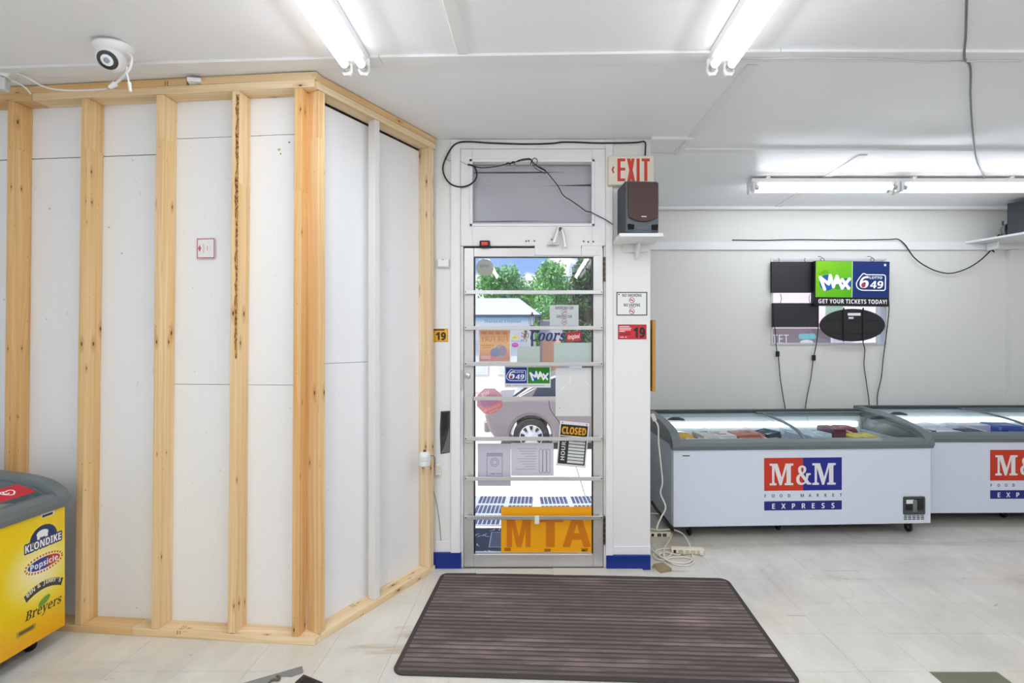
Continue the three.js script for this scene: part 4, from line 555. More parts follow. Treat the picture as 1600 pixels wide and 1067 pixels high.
// ------------------------------------------------------------------ glass-topped chest freezers
const profile = [[0.0, 0.69], [0.004, 0.715], [0.03, 0.752], [0.09, 0.79], [0.18, 0.816], [0.34, 0.838], [0.56, 0.853], [0.78, 0.862]];   // set back from the front, height
const curve = new THREE.CatmullRomCurve3(profile.map(([z, y]) => V3(z, y, 0)), false, 'centripetal');
const curvePts = curve.getPoints(36).map((p) => [p.x, p.y]);
function strip(pts, x0, x1, th) { // a curved sheet th thick along pts of (z, y) between x0 and x1
  const n = pts.length, pos = [], idx = [], uv = [];
  const nor = pts.map((p, i) => { const a = pts[Math.max(0, i - 1)], b = pts[Math.min(n - 1, i + 1)], dx = b[0] - a[0], dy = b[1] - a[1], l = Math.hypot(dx, dy); return [-dy / l, dx / l]; });
  for (const [x, k] of [[x0, 0], [x1, 0], [x1, 1], [x0, 1]]) for (let i = 0; i < n; i++) { pos.push(x, pts[i][1] - nor[i][1] * th * k, -(pts[i][0] - nor[i][0] * th * k)); uv.push(x, i / n); }
  for (let s = 0; s < 4; s++) for (let i = 0; i < n - 1; i++) { const a = s * n + i, b = ((s + 1) % 4) * n + i; idx.push(a, b, a + 1, b, b + 1, a + 1); }
  const e = n - 1; idx.push(0, 3 * n, n, n, 3 * n, 2 * n, e, n + e, 3 * n + e, n + e, 2 * n + e, 3 * n + e);
  const g = new THREE.BufferGeometry(); g.setAttribute('position', new THREE.Float32BufferAttribute(pos, 3)); g.setAttribute('uv', new THREE.Float32BufferAttribute(uv, 2)); g.setIndex(idx); return toCreasedNormals(g, 0.7);
}
function sheetOnly(pts, x0, x1, drop) {
  const pos = [], idx = [], uv = [], n = pts.length; for (const x of [x0, x1]) pts.forEach(([z, y], i) => { pos.push(x, y - drop, -z - drop * 0.3); uv.push(x, i / n); });
  for (let i = 0; i < n - 1; i++) idx.push(i, n + i, i + 1, n + i, n + i + 1, i + 1);
  const g = new THREE.BufferGeometry(); g.setAttribute('position', new THREE.Float32BufferAttribute(pos, 3)); g.setAttribute('uv', new THREE.Float32BufferAttribute(uv, 2)); g.setIndex(idx); g.computeVertexNormals(); return g;
}
function chestFreezer(label, p, turn, L, o = {}) { // origin on the floor under the middle of the front edge, front towards +z
  const dep = 0.78, t = thing('chest_freezer', label, 'freezer', p, turn), y0 = o.y0 ?? 0.10, y1 = 0.695, front = o.front ?? M.freezerWhite, sideM = o.side ?? M.freezerSide, X = L / 2;
  part('front_panel', rbox(L - 0.01, y1 - y0, 0.06, 0.008, 2), front, t, [0, (y0 + y1) / 2, -0.042]);
  for (const s of [-1, 1]) part('side_panel', rbox(0.06, y1 - y0, dep - 0.09, 0.006, 2), sideM, t, [s * (X - 0.036), (y0 + y1) / 2, -dep / 2 - 0.025]);
  part('back_panel', rbox(L - 0.01, 0.84 - y0, 0.05, 0.006), sideM, t, [0, (y0 + 0.84) / 2, -dep + 0.03]);
  part('base_pan', box(L - 0.06, 0.03, dep - 0.08), M.dark, t, [0, y0 + 0.02, -dep / 2]);
  part('liner_floor', box(L - 0.14, 0.012, dep - 0.14), M.liner, t, [0, 0.5, -dep / 2 - 0.01]);
  part('liner_back', box(L - 0.14, 0.3, 0.006), M.liner, t, [0, 0.66, -dep + 0.06]);
  // grey top frame: end caps that follow the curve, front rail, rear rail
  const outer = curvePts.map(([z, y]) => [z - 0.012, y + 0.006]), cap = (x0, x1) => strip(outer, x0, x1, 0.062);
  for (const s of [-1, 1]) part('end_cap', cap(s * (X + 0.006), s * (X - 0.058)).applyMatrix4(new THREE.Matrix4()), M.rim, t);
  for (const s of [-1, 1]) part('cap_cheek', extrude([[0.02, 0.685], ...curvePts.map(([z, y]) => [z + 0.004, y - 0.02]).slice(3), [0.77, 0.685]], 0.03, 0.002).rotateY(Math.PI / 2), o.cheek ?? M.rim, t, [s * (X - 0.03), 0, 0]);
  const rail = extrude([[0, 0.672], [-0.012, 0.7], [-0.006, 0.728], [0.02, 0.748], [0.05, 0.748], [0.075, 0.735], [0.075, 0.7], [0.04, 0.672]], L + 0.012, 0.004, [], 2).rotateY(Math.PI / 2);
  part('front_rail', rail, M.rim, t); part('rear_rail', rbox(L, 0.03, 0.05, 0.006, 2), M.rimDark, t, [0, 0.856, -dep + 0.012]);
  // two sliding curved lids
  const gp = curvePts.filter(([z]) => z > 0.03);
  for (const [x0, x1, drop, k] of [[-X + 0.05, 0.03, 0.012, -1], [-0.03, X - 0.05, 0.024, 1]]) {
    const lid = part('glass_lid', sheetOnly(gp, x0, x1, drop), M.lidGlass, t);
    const ex = k < 0 ? x1 : x1; part('lid_edge', strip(gp.map(([z, y]) => [z + drop * 0.3, y - drop + 0.005]), ex - 0.022, ex, 0.014), M.rim, lid);
    if (k < 0) part('lid_edge', strip(gp.map(([z, y]) => [z + drop * 0.3, y - drop + 0.004]), x0, x0 + 0.012, 0.012), M.rimDark, lid);
    if (k > 0) part('lid_rear_frame', rbox(x1 - x0, 0.014, 0.045, 0.004), M.rim, lid, [(x0 + x1) / 2, 0.848, -dep + 0.07]);
    const hx = k < 0 ? x0 + 0.1 : x1 - 0.09;
    const hz = -0.4; part('lid_handle', extrude([[-0.07, 0], [0.07, 0], [0.06, 0.014], [0.02, 0.026], [-0.03, 0.026], [-0.06, 0.012]], 0.03, 0.005, [], 2).rotateY(k * 0.25), M.rimDark, lid, [hx, 0.834, hz], [0, 0, 0]);
  }
  const led = part('led_strip', rbox(L - 0.2, 0.042, 0.012, 0.004), std(0xffffff, 0.4, { emissive: 0xe8f4ff, emissiveIntensity: LED_GLOW }), t, [0, 0.742, -dep + 0.075]);
  const ll = new THREE.RectAreaLight(0xe8f4ff, o.led ?? 2.4, L - 0.2, 0.03); ll.name = 'led_glow'; ll.position.set(0, 0.742, -dep + 0.085); ll.lookAt(V3(0, 0.62, 0.2)); t.add(ll); ll.rotation.set(-0.35, Math.PI, 0);
  part('divider_rail', rbox(L - 0.16, 0.006, 0.006, 0.002), M.steel, t, [0, 0.705, -dep + 0.24]);
  for (const f of o.dividers ?? [-0.28, -0.1, 0.14, 0.3]) { const d = part('wire_divider', tube([V3(0, 0.51, -0.1), V3(0, 0.7, -0.1), V3(0, 0.715, -0.13), V3(0, 0.715, -dep + 0.11), V3(0, 0.69, -dep + 0.085), V3(0, 0.52, -dep + 0.085)], 0.0028, 60), M.whitePlastic, t, [f * L, 0, 0]); part('wire_divider_bar', tube([V3(0.02, 0.71, -0.12), V3(0.02, 0.71, -dep + 0.1), V3(0.022, 0.56, -dep + 0.085)], 0.0025, 40), M.whitePlastic, d); }
  for (const [fx, fz] of [[-0.42, -0.12], [0.45, -0.12], [-0.05, -0.2], [-0.42, -0.66], [0.45, -0.66]]) { const c = part('caster', new THREE.TorusGeometry(0.026, 0.012, 10, 20).rotateY(Math.PI / 2), M.rubber, t, [fx * L, 0.038, fz]); part('caster_fork', rbox(0.044, y0 - 0.05, 0.04, 0.004), M.darkSteel, c, [0, (y0 - 0.038) / 2 + 0.004, 0]); }
  if (o.extra) o.extra(t, X, y0, y1);
  return t;
}
const mmTex = canvasTex(126 * 8, 83 * 8, (c) => {
  c.scale(8, 8); c.fillStyle = '#dfe6f4'; c.fillRect(0, 0, 126, 83); c.fillStyle = '#cf3318'; c.fillRect(0, 0, 63, 52); c.fillStyle = '#14208c'; c.fillRect(63, 0, 63, 52);
  text(c, 'M', 28, 26.5, 47, { family: 'serif', w: 40, fill: '#ebe8ea', stroke: '#ebe8ea', lw: 0.8 }); text(c, 'M', 97, 26.5, 47, { family: 'serif', w: 40, fill: '#ebe8ea', stroke: '#ebe8ea', lw: 0.8 }); text(c, '&', 63.5, 28.5, 41, { family: 'serif', w: 26, fill: '#ebe8ea', stroke: '#ebe8ea', lw: 0.6 });
  'FOOD'.split('').forEach((l, i) => text(c, l, 1.8 + i * 12.8, 59.5, 7, { fill: '#33384f' })); 'MARKET'.split('').forEach((l, i) => text(c, l, 61.5 + i * 12.6, 59.5, 7, { fill: '#33384f' }));
  c.fillStyle = '#1a1f7c'; c.fillRect(0, 68.5, 126, 14.5); 'EXPRESS'.split('').forEach((l, i) => text(c, l, 15 + i * 16.1, 76, 11.5, { fill: '#eef0f6' }));
});
function foodMarket(x) {
  return (t, X, y0, y1) => {
    part('logo_decal', new THREE.PlaneGeometry(0.595, 0.392), std(0xffffff, 0.4, { map: mmTex }), t, [-X + x + 0.2975, 0.412, -0.0107]);
    part('brand_plate', rbox(0.055, 0.008, 0.002, 0.0008), M.darkSteel, t, [-X + 0.1, 0.63, -0.0115]);
    const v = part('control_panel', extrude(rrShape(0.17, 0.138, 0.012), 0.012, 0.003, [], 2), M.rimDark, t, [X - 0.14, y0 + 0.138, -0.01]);
    part('control_recess', rbox(0.14, 0.085, 0.004, 0.002), M.dark, v, [0, 0.012, 0.006]); part('control_label', box(0.06, 0.03, 0.002), M.whitePlastic, v, [-0.037, 0.032, 0.009]); for (const s of [-1, 1]) part('grille', rbox(0.045, 0.042, 0.004, 0.001), M.black, v, [s * 0.043, -0.012, 0.008]); part('control_tab', rbox(0.034, 0.09, 0.006, 0.003), M.rim, v, [0, 0.0, 0.008]);
    for (let i = 0; i < 5; i++) for (let j = 0; j < 3; j++) part('vent_slot', rbox(0.026, 0.007, 0.003, 0.001), M.black, t, [X - 0.205 + i * 0.033, y0 + 0.058 - j * 0.012, -0.0125]);
  };
}
const th1 = Math.atan2(0.085, 1.985);
const f1x0 = xat(1052, 3.78), f1p = V3(f1x0 + 0.9925 * Math.cos(th1), 0, -3.78 - 0.9925 * Math.sin(th1));
const fz1 = chestFreezer('white chest freezer with food market logo nearest the post', f1p, th1, 1.985, { extra: foodMarket(0.69), y0: 0.1 });
const f2p = V3(3.03 + 0.99, 0, -4.1);
const fz2 = chestFreezer('white chest freezer partly behind the other, in the recess corner', f2p, 0.012, 1.98, { extra: foodMarket(0.61), y0: 0.1, dividers: [-0.36, -0.24, -0.12, 0.1, 0.3] });
fz1.updateMatrixWorld(true); fz2.updateMatrixWorld(true);
// yellow ice-cream freezer along the left wall
{
  const L = 1.5, X = -2.3, wrap = canvasTex(1024, 420, (c, w, h) => { // right end of the print is the far end
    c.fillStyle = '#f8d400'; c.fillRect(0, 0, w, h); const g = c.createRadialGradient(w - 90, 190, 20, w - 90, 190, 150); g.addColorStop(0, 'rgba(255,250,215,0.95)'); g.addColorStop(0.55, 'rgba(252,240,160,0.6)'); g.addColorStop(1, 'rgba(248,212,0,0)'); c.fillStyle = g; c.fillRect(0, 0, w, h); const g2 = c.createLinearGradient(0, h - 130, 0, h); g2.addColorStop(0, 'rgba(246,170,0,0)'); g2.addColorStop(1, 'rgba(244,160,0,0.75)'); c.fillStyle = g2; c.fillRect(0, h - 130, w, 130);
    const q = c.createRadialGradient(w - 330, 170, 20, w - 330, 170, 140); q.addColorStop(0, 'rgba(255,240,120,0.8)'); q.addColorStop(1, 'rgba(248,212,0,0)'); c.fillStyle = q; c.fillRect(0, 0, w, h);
    const k = w / 1.5, xx = (m) => w - m * k; // metres from the far end
    // navy half-disc and white peak with the lettering
    c.save(); c.translate(xx(0.108), 88); c.fillStyle = '#1d2c63'; c.beginPath(); c.arc(0, 10, 46, Math.PI, 0); c.fill(); ell(c, -4, -10, 20, 12, '#f4f6fa'); c.fillStyle = '#f4f6fa'; c.fillRect(-22, -10, 10, 22); c.fillRect(4, -10, 10, 22); text(c, 'KLONDIKE', 0, 22, 34, { w: 124, fill: '#fff', stroke: '#1d2c63', lw: 10 }); text(c, 'KLONDIKE', 0, 22, 34, { w: 124, fill: '#fff' }); c.restore();
    c.save(); c.translate(xx(0.105), 176); c.strokeStyle = '#c2402c'; c.setLineDash([5, 5]); c.lineWidth = 6; c.beginPath(); c.ellipse(0, 0, 62, 26, 0, 0, 7); c.stroke(); c.setLineDash([]); const pg = c.createLinearGradient(-50, 0, 50, 0); pg.addColorStop(0, '#24389a'); pg.addColorStop(0.5, '#24389a'); pg.addColorStop(0.7, '#c22030'); pg.addColorStop(1, '#c22030'); c.fillStyle = pg; c.beginPath(); c.ellipse(0, 0, 54, 19, 0, 0, 7); c.fill(); text(c, 'Popsicle', 0, 0, 27, { w: 96, fill: '#fff' }); c.restore();
    c.save(); c.translate(xx(0.105), 248); c.fillStyle = '#3b3a34'; c.beginPath(); c.moveTo(-66, 8); c.quadraticCurveTo(0, -34, 66, 8); c.lineTo(58, 30); c.quadraticCurveTo(0, -6, -58, 30); c.fill(); "BEN & JERRY'S".split('').forEach((l, i) => { const f = i / 12 - 0.5; text(c, l, f * 108, 4 + f * f * 60 - 10, 17, { fill: '#f6f0d8', rot: f * 0.7 }); }); c.restore();
    c.save(); c.translate(xx(0.105), 318); c.fillStyle = '#6aa22e'; c.beginPath(); c.ellipse(0, -18, 22, 11, -0.5, 0, 7); c.fill(); text(c, 'Breyers', 0, 4, 40, { family: 'serif', w: 122, fill: '#22301c', skew: -0.2 }); c.restore();
    c.fillStyle = '#b79a3a'; c.fillRect(xx(0.235), 356, 60, 18); c.fillStyle = '#6b5c22'; c.fillRect(xx(0.225), 360, 46, 10);
    c.fillStyle = '#ecedf0'; c.fillRect(xx(0.12), 10, 44, 20); c.fillStyle = '#2a2a2c'; c.fillRect(xx(0.115), 20, 36, 8);
    // pictures of ice-cream bars further along
    c.save(); c.translate(xx(0.47), 120); c.rotate(-0.5); c.fillStyle = '#f4f1ec'; c.fillRect(-70, -18, 140, 40); c.fillStyle = '#3a2418'; c.fillRect(-70, 14, 140, 12); c.restore();
    c.save(); c.translate(xx(0.48), 330); c.rotate(0.3); c.fillStyle = '#4c2713'; c.fillRect(-80, -34, 160, 20); c.fillStyle = '#f3e6cb'; c.fillRect(-80, -14, 160, 22); c.fillStyle = '#4c2713'; c.fillRect(-80, 8, 160, 20); c.restore();
  });
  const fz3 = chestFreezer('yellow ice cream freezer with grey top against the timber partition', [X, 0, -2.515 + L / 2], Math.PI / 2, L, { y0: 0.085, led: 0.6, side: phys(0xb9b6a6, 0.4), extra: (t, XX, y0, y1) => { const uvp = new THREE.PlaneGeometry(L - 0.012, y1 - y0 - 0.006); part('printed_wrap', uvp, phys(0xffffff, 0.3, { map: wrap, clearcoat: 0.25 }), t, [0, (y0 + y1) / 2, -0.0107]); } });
  fz3.updateMatrixWorld(true);
  const st = canvasTex(160, 100, (c, w, h) => { c.fillStyle = '#d22030'; c.fillRect(0, 0, w, h); c.strokeStyle = '#fff'; c.lineWidth = 6; c.beginPath(); c.moveTo(80, 72); c.bezierCurveTo(40, 50, 52, 18, 80, 36); c.bezierCurveTo(108, 18, 120, 50, 80, 72); c.stroke(); c.beginPath(); c.arc(72, 46, 9, 0.4, 4.6); c.stroke(); });
  const sg = sheetOnly(curvePts.filter(([z]) => z > 0.05 && z < 0.16), L / 2 - 0.27, L / 2 - 0.1, 0.006); { const uv = sg.attributes.uv, n = uv.count / 2; for (let i = 0; i < n; i++) { uv.setXY(i, 0, i / (n - 1)); uv.setXY(i + n, 1, i / (n - 1)); } }
  const s = one('lid_sticker', 'red sticker with white swirl heart on the yellow freezer lid', 'sticker', sg, std(0xffffff, 0.5, { map: st, side: THREE.DoubleSide }), fz3.position); s.rotation.y = Math.PI / 2;
}
// frozen goods
function goods(fz, name, label, x, z, y, size, turn, color, o = {}) {
  y += 0.012; size = [size[0] * 0.94, size[1] * 1.12, size[2] * 0.94]; const p = fz.localToWorld(V3(x, y, z)), tex = canvasTex(128, 96, (c, w, h) => { c.fillStyle = color; c.fillRect(0, 0, w, h); reseed(Math.round(x * 977 + z * 331 + 5000)); for (let i = 0; i < 5; i++) { c.fillStyle = (o.inks ?? ['#ffffff', '#222222', '#d8b04a'])[i % 3]; c.globalAlpha = 0.75; c.fillRect(rr(0, w * 0.8), rr(0, h * 0.8), rr(10, 60), rr(5, 22)); } });
  let g; const [w, h, d] = size;
  if (o.bag) { g = new THREE.SphereGeometry(0.5, 24, 16); const q = g.attributes.position; for (let i = 0; i < q.count; i++) { const a = V3(q.getX(i), q.getY(i), q.getZ(i)), s = (v) => Math.sign(v) * Math.pow(Math.abs(v) * 2, 0.5) / 2, n = 1 + 0.14 * (vnoise(a.x * 7 + x * 9, a.y * 7 + a.z * 5) - 0.5); q.setXYZ(i, s(a.x) * w * n, a.y * h * n * 1.1, s(a.z) * d * n); } g.computeVertexNormals(); } else g = rbox(w, h, d, 0.005, 2);
  return one(name, label, o.cat ?? 'package', g, phys(0xffffff, o.bag ? 0.3 : 0.45, { map: tex, clearcoat: o.bag ? 0.4 : 0 }), p, [o.tip ?? 0, fz.rotation.y + turn, o.roll ?? 0]);
}
{
  const h = 0.5;
  goods(fz1, 'frozen_bag', 'yellow plastic food bag at the post end of freezer', -0.8, -0.42, 0.63, [0.22, 0.15, 0.2], 0.3, '#d8a21c', { bag: true, inks: ['#7a5a10', '#3a2c10', '#f0dc90'], cat: 'bag' });
  goods(fz1, 'frozen_box', 'flat white and brown food box beside the yellow bag', -0.53, -0.4, 0.62, [0.29, 0.17, 0.26], 0.05, '#d9d4d2', { inks: ['#8a3a34', '#3a2a28', '#a09a98'] });
  goods(fz1, 'frozen_box', 'red brown food box between wire dividers', -0.26, -0.4, 0.61, [0.23, 0.19, 0.26], -0.03, '#b5523e', { inks: ['#d8a080', '#7a2a20', '#e0c0a0'], roll: 0.05 });
  goods(fz1, 'frozen_box', 'dark blue and silver food pack left of lid edge', -0.07, -0.42, 0.635, [0.13, 0.16, 0.2], 0.25, '#33404e', { inks: ['#dfe6ec', '#101820', '#9aa8b4'], roll: 0.15 });
  goods(fz1, 'frozen_box', 'silver food pack leaning behind the lid edge', 0.1, -0.42, 0.635, [0.14, 0.16, 0.2], -0.25, '#9fb0bd', { inks: ['#e8eef2', '#26303a', '#5a6a78'], roll: -0.2 });
  goods(fz1, 'frozen_box', 'pale blue silver food pack lying under glass', 0.3, -0.4, 0.625, [0.2, 0.16, 0.24], 0.15, '#c3d3de', { inks: ['#f4f8fa', '#8498a8', '#5a6c7c'], roll: 0.08 });
  goods(fz1, 'frozen_box', 'purple red food box beside the yellow box', 0.47, -0.42, 0.63, [0.11, 0.22, 0.24], 0.05, '#6a2038', { inks: ['#b05068', '#30101c', '#d8a0b0'] });
  goods(fz1, 'frozen_box', 'bright yellow food box at the far end of freezer', 0.67, -0.36, 0.6, [0.24, 0.175, 0.2], 0.0, '#f0d010', { inks: ['#f8e860', '#c0a010', '#705c08'] });
  goods(fz1, 'frozen_bag', 'dark red food bag behind the yellow box', 0.66, -0.57, 0.645, [0.26, 0.16, 0.17], 0.1, '#8a2c34', { bag: true, inks: ['#b86068', '#501418', '#c09090'], cat: 'bag' });
  goods(fz2, 'frozen_box', 'dark purple tray box nearest the front freezer', -0.72, -0.36, 0.605, [0.26, 0.17, 0.2], 0.3, '#3a2038', { inks: ['#6a3050', '#1c1020', '#8a4060'] });
  goods(fz2, 'frozen_box', 'white flat box with red edge in corner freezer', -0.46, -0.34, 0.595, [0.26, 0.17, 0.2], 0, '#e6e4e6', { inks: ['#7a2030', '#b8b4bc', '#ffffff'] });
  goods(fz2, 'frozen_box', 'dark violet box under pale cards in corner freezer', -0.24, -0.36, 0.6, [0.18, 0.17, 0.2], 0.2, '#332a44', { inks: ['#5a4a70', '#181424', '#8a80a0'] });
  goods(fz2, 'frozen_box', 'pale lilac card box in corner freezer', -0.12, -0.52, 0.62, [0.34, 0.18, 0.16], 0.05, '#cfd0e2', { inks: ['#ffffff', '#a0a0c0', '#e0e0f0'] });
  goods(fz2, 'frozen_box', 'bright blue food box in corner freezer', 0.13, -0.46, 0.62, [0.22, 0.2, 0.24], -0.15, '#2a50b8', { inks: ['#7090e0', '#16307a', '#b0c4f4'] });
  goods(fz2, 'frozen_bag', 'blue food bag by the lid edge of corner freezer', 0.3, -0.34, 0.6, [0.2, 0.15, 0.16], 0.1, '#3560c8', { bag: true, inks: ['#a8c0f0', '#1c3c90', '#e0e8fa'], cat: 'bag' });
}
// freezer plug and cord, power strips, loose wood block
{
  const t = thing('appliance_cord', 'white freezer cord with plug hanging beside the post', 'cord', at(1021, 650, 3.76)), o = t.position, q = (u, v, d) => at(u, v, d).sub(o);
  part('plug', rbox(0.03, 0.055, 0.03, 0.006, 2), M.cord, t, q(1021, 652, 3.75), [0, 0, 0.4]); part('lead', tube([q(1023, 656, 3.75), q(1028, 665, 3.72), q(1029, 690, 3.7), q(1033, 730, 3.69), q(1035, 755, 3.68), q(1032, 770, 3.68), q(1040, 793, 3.66), q(1033, 808, 3.64), q(1026.5, 824, 3.62), q(1027, 829, 3.62)], 0.006, 90), M.cord, t);
  const fy = (u, v, y = 0.008) => { const D = (CH - y) * F / (v - CV); return V3((u - CU) * D / F, y, -D); };
  const s = thing('power_strip', 'beige power strip with plugs on the floor among cords', 'power strip', fy(1074, 864, 0.0)); s.rotation.y = -0.1;
  part('body', rbox(0.225, 0.036, 0.05, 0.006, 2), M.cream, s, [0, 0.0185, 0]); part('switch', rbox(0.016, 0.02, 0.006, 0.002), std(0x4a2018, 0.4), s, [-0.09, 0.018, 0.026]); for (let i = 0; i < 4; i++) part('socket', rbox(0.03, 0.024, 0.003, 0.001), std(0xcfc4a4, 0.5), s, [-0.05 + i * 0.042, 0.018, 0.0255]); for (const x of [-0.03, 0.085]) part('plug', rbox(0.024, 0.026, 0.03, 0.005, 2), M.cord, s, [x, 0.022, 0.04]);
  const s2 = thing('power_strip', 'grey power strip behind the post below freezer side', 'power strip', fy(1031, 838, 0.0)); part('body', rbox(0.16, 0.04, 0.05, 0.005, 2), M.cream, s2, [0, 0.0205, 0]); part('switch', rbox(0.02, 0.02, 0.006, 0.002), M.rubber, s2, [-0.06, 0.02, 0.026]); for (let i = 0; i < 2; i++) part('socket', rbox(0.03, 0.024, 0.003, 0.001), M.rimDark, s2, [-0.01 + i * 0.04, 0.02, 0.0255]);
  one('extension_cord', 'loose coil of cream extension cord on floor by the post', 'cord', tube([[1017, 802, 0.12], [1030, 803, 0.12], [1043, 812, 0.09], [1050, 826, 0.03], [1047, 842, 0.02], [1039, 855], [1037, 866], [1040, 874], [1056, 882], [1075, 883], [1084, 877], [1074, 871], [1050, 871], [1036, 875], [1024, 872], [1022, 864], [1032, 858], [1048, 858], [1047, 868], [1035, 872], [1030, 867], [1040, 863], [1060, 867], [1066, 862]].map(([u, v, y]) => fy(u, v, y ?? 0.007)), 0.0055, 200), M.cord);
  one('extension_cord', 'cream cord arching from behind the post to power strip', 'cord', tube([[1017, 826, 0.06], [1030, 828, 0.06], [1050, 827, 0.06], [1064, 832, 0.05], [1073, 842, 0.04], [1079, 855, 0.02], [1082, 868, 0.007], [1080, 876, 0.007], [1070, 880, 0.007], [1050, 878, 0.018], [1030, 868, 0.018], [1018, 858, 0.007]].map(([u, v, y]) => fy(u, v, y)), 0.0055, 140), M.cord);
  one('power_lead', 'black freezer power lead drooping at the freezer side', 'cord', tube([[1018, 784, 0.28], [1028, 798, 0.22], [1040, 812, 0.15], [1048, 824, 0.1], [1052, 829, 0.06]].map(([u, v, y]) => at(u, v, 3.86)), 0.011, 40), M.blackCord);
  one('wood_block', 'small tan offcut block on floor beside the blue skirting', 'block', metricUV(extrude([[-0.045, 0], [0.04, 0], [0.04, 0.02], [-0.03, 0.02]], 0.1, 0.002), 0.16, 2.7), std(0x9c8a6a, 0.7), fy(1034.5, 889, 0.0), [0, 0.35, 0]);
}
// ------------------------------------------------------------------ ribbed door mat and floor scraps
{
  const th = 0.045, W = 1.79, Dp = 1.0, c = V3(-0.601 + W / 2 * Math.cos(th) - Dp / 2 * Math.sin(th), 0, -(3.262 - W / 2 * Math.sin(th) - Dp / 2 * Math.cos(th))), t = thing('door_mat', 'large brown ribbed rubber backed mat on floor before the door', 'mat', c, -th);
  part('border', extrude(rrShape(W, Dp, 0.06), 0.007, 0.002, [], 2).rotateX(-Math.PI / 2), std(0x453d3b, 0.85), t, [0, 0.0036, 0]);
  const n = 27, fd = Dp - 0.05, fw = W - 0.05, prof = [[-fd / 2, 0]]; for (let i = 0; i < n * 6; i++) { const z = -fd / 2 + (i + 0.5) / (n * 6) * fd, k = Math.sin((i / 6) * Math.PI * 2); prof.push([z, 0.0045 + 0.0018 * Math.max(-0.6, Math.min(0.8, k * 1.3))]); } prof.push([fd / 2, 0]);
  const g = extrude(prof, fw, 0).rotateY(Math.PI / 2); g.scale(1, 1, 1);
  const p = g.attributes.position, uv = g.attributes.uv; for (let i = 0; i < p.count; i++) uv.setXY(i, p.getX(i) / fw + 0.5, p.getZ(i) / fd + 0.5);
  const mt = canvasTex(1024, 640, (cc, w, h) => { const im = cc.createImageData(w, h); for (let y = 0; y < h; y++) for (let x = 0; x < w; x++) { const a = fbm(x / 170, y / 60, 4), f = fbm(x / 40 + 30, y / 5, 3), e = hash2(x, y), d = Math.max(0, a - 0.45) * 1.0, o = (y * w + x) * 4, rib = 0.5 + 0.5 * Math.sin(y / h * n * Math.PI * 2), k = 0.84 + (f - 0.45) * 0.3 + (e - 0.5) * 0.12 + d + (hash2(Math.floor(y / h * n), 5) - 0.5) * 0.18 + (rib - 0.5) * 0.16 * (1 - Math.min(1, d * 6)); im.data[o] = 122 * k; im.data[o + 1] = 107 * k; im.data[o + 2] = 102 * k; im.data[o + 3] = 255; } cc.putImageData(im, 0, 0); });
  part('ribbed_pile', g, std(0xffffff, 0.95, { map: mt, bumpMap: orange, bumpScale: 0.001 }), t, [0, 0.0035, 0]);
  const fy = (u, v, y = 0) => { const D = (CH - y) * F / (v - CV); return V3((u - CU) * D / F, y, -D); };
  const b0 = fy(430, 1062); const toL = (u, v) => { const q = fy(u, v).sub(b0); return [q.x, -q.z]; };
  const sc = thing('metal_offcut', 'grey sheet offcut with torn notch lying on the floor', 'offcut', b0);
  part('sheet', extrude([toL(378, 1069), toL(472, 1042), toL(474, 1051.5), toL(455, 1058), toL(438, 1057), toL(434, 1056), toL(438, 1062), toL(428, 1063.5), toL(419, 1070), toL(380, 1080)], 0.004, 0.001).rotateX(-Math.PI / 2), std(0x8d908c, 0.5, { metalness: 0.2 }), sc, [0, 0.003, 0]);
  part('torn_lip', tube([[419, 1069], [424, 1063], [430, 1061.5], [435, 1062], [437, 1059], [433, 1056]].map(([u, v]) => { const q = fy(u, v, 0.008).sub(b0); return q; }), 0.005, 30), std(0x5f5c54, 0.6), sc);
  const k0 = fy(490, 1066), kL = (u, v) => { const q = fy(u, v).sub(k0); return [q.x, -q.z]; }, kb = thing('rubber_scrap', 'dark brown flat rubber scrap on floor beside grey offcut', 'scrap', k0); part('pad', extrude([kL(461, 1068), kL(474.5, 1056), kL(504, 1068), kL(494, 1085), kL(466, 1083)], 0.008, 0.002).rotateX(-Math.PI / 2), std(0x3a3230, 0.7), kb, [0, 0.0045, 0]); part('pad_inset', extrude([kL(470, 1068), kL(476, 1061), kL(494, 1068), kL(486, 1078)], 0.003, 0.001).rotateX(-Math.PI / 2), std(0x262120, 0.75), kb, [0, 0.0095, 0]);
}

// ------------------------------------------------------------------ outside: pavement, road, car, shops, trees
const YS = -0.15, YRD = -0.515;
{
  const pv = structGroup('sidewalk', [0, YS, -5.6]);
  part('sidewalk_base', box(40, 0.3, 4.0), M.concrete, pv, [0, -0.19, 0]);
  for (let i = -4; i <= 6; i++) for (let j = 0; j < 2; j++) part('paving_slab', rbox(1.49, 0.04, 1.98, 0.006), M.concrete, pv, [0.52 + (i - 0.5) * 1.5, -0.02, 1 - j * 2.0], [0, 0, 0]);
  const kb = struct('kerb', rbox(40, 0.4, 0.16, 0.02), M.concrete, [0, YS - 0.2, -7.69]);
  struct('road', box(60, 0.1, 12), M.asphalt, [0, YRD - 0.05, -13.5]);
  struct('far_sidewalk', box(60, 0.3, 6), M.concrete, [0, YRD - 0.03, -22.3]);
  struct('alcove_floor', box(3, 0.2, 0.5), M.concrete, [0, YS - 0.1, -3.6]);
  struct('ground', box(160, 0.1, 120), std(0x8c9a6c, 0.9), [0, YRD - 0.2, -62]);
}
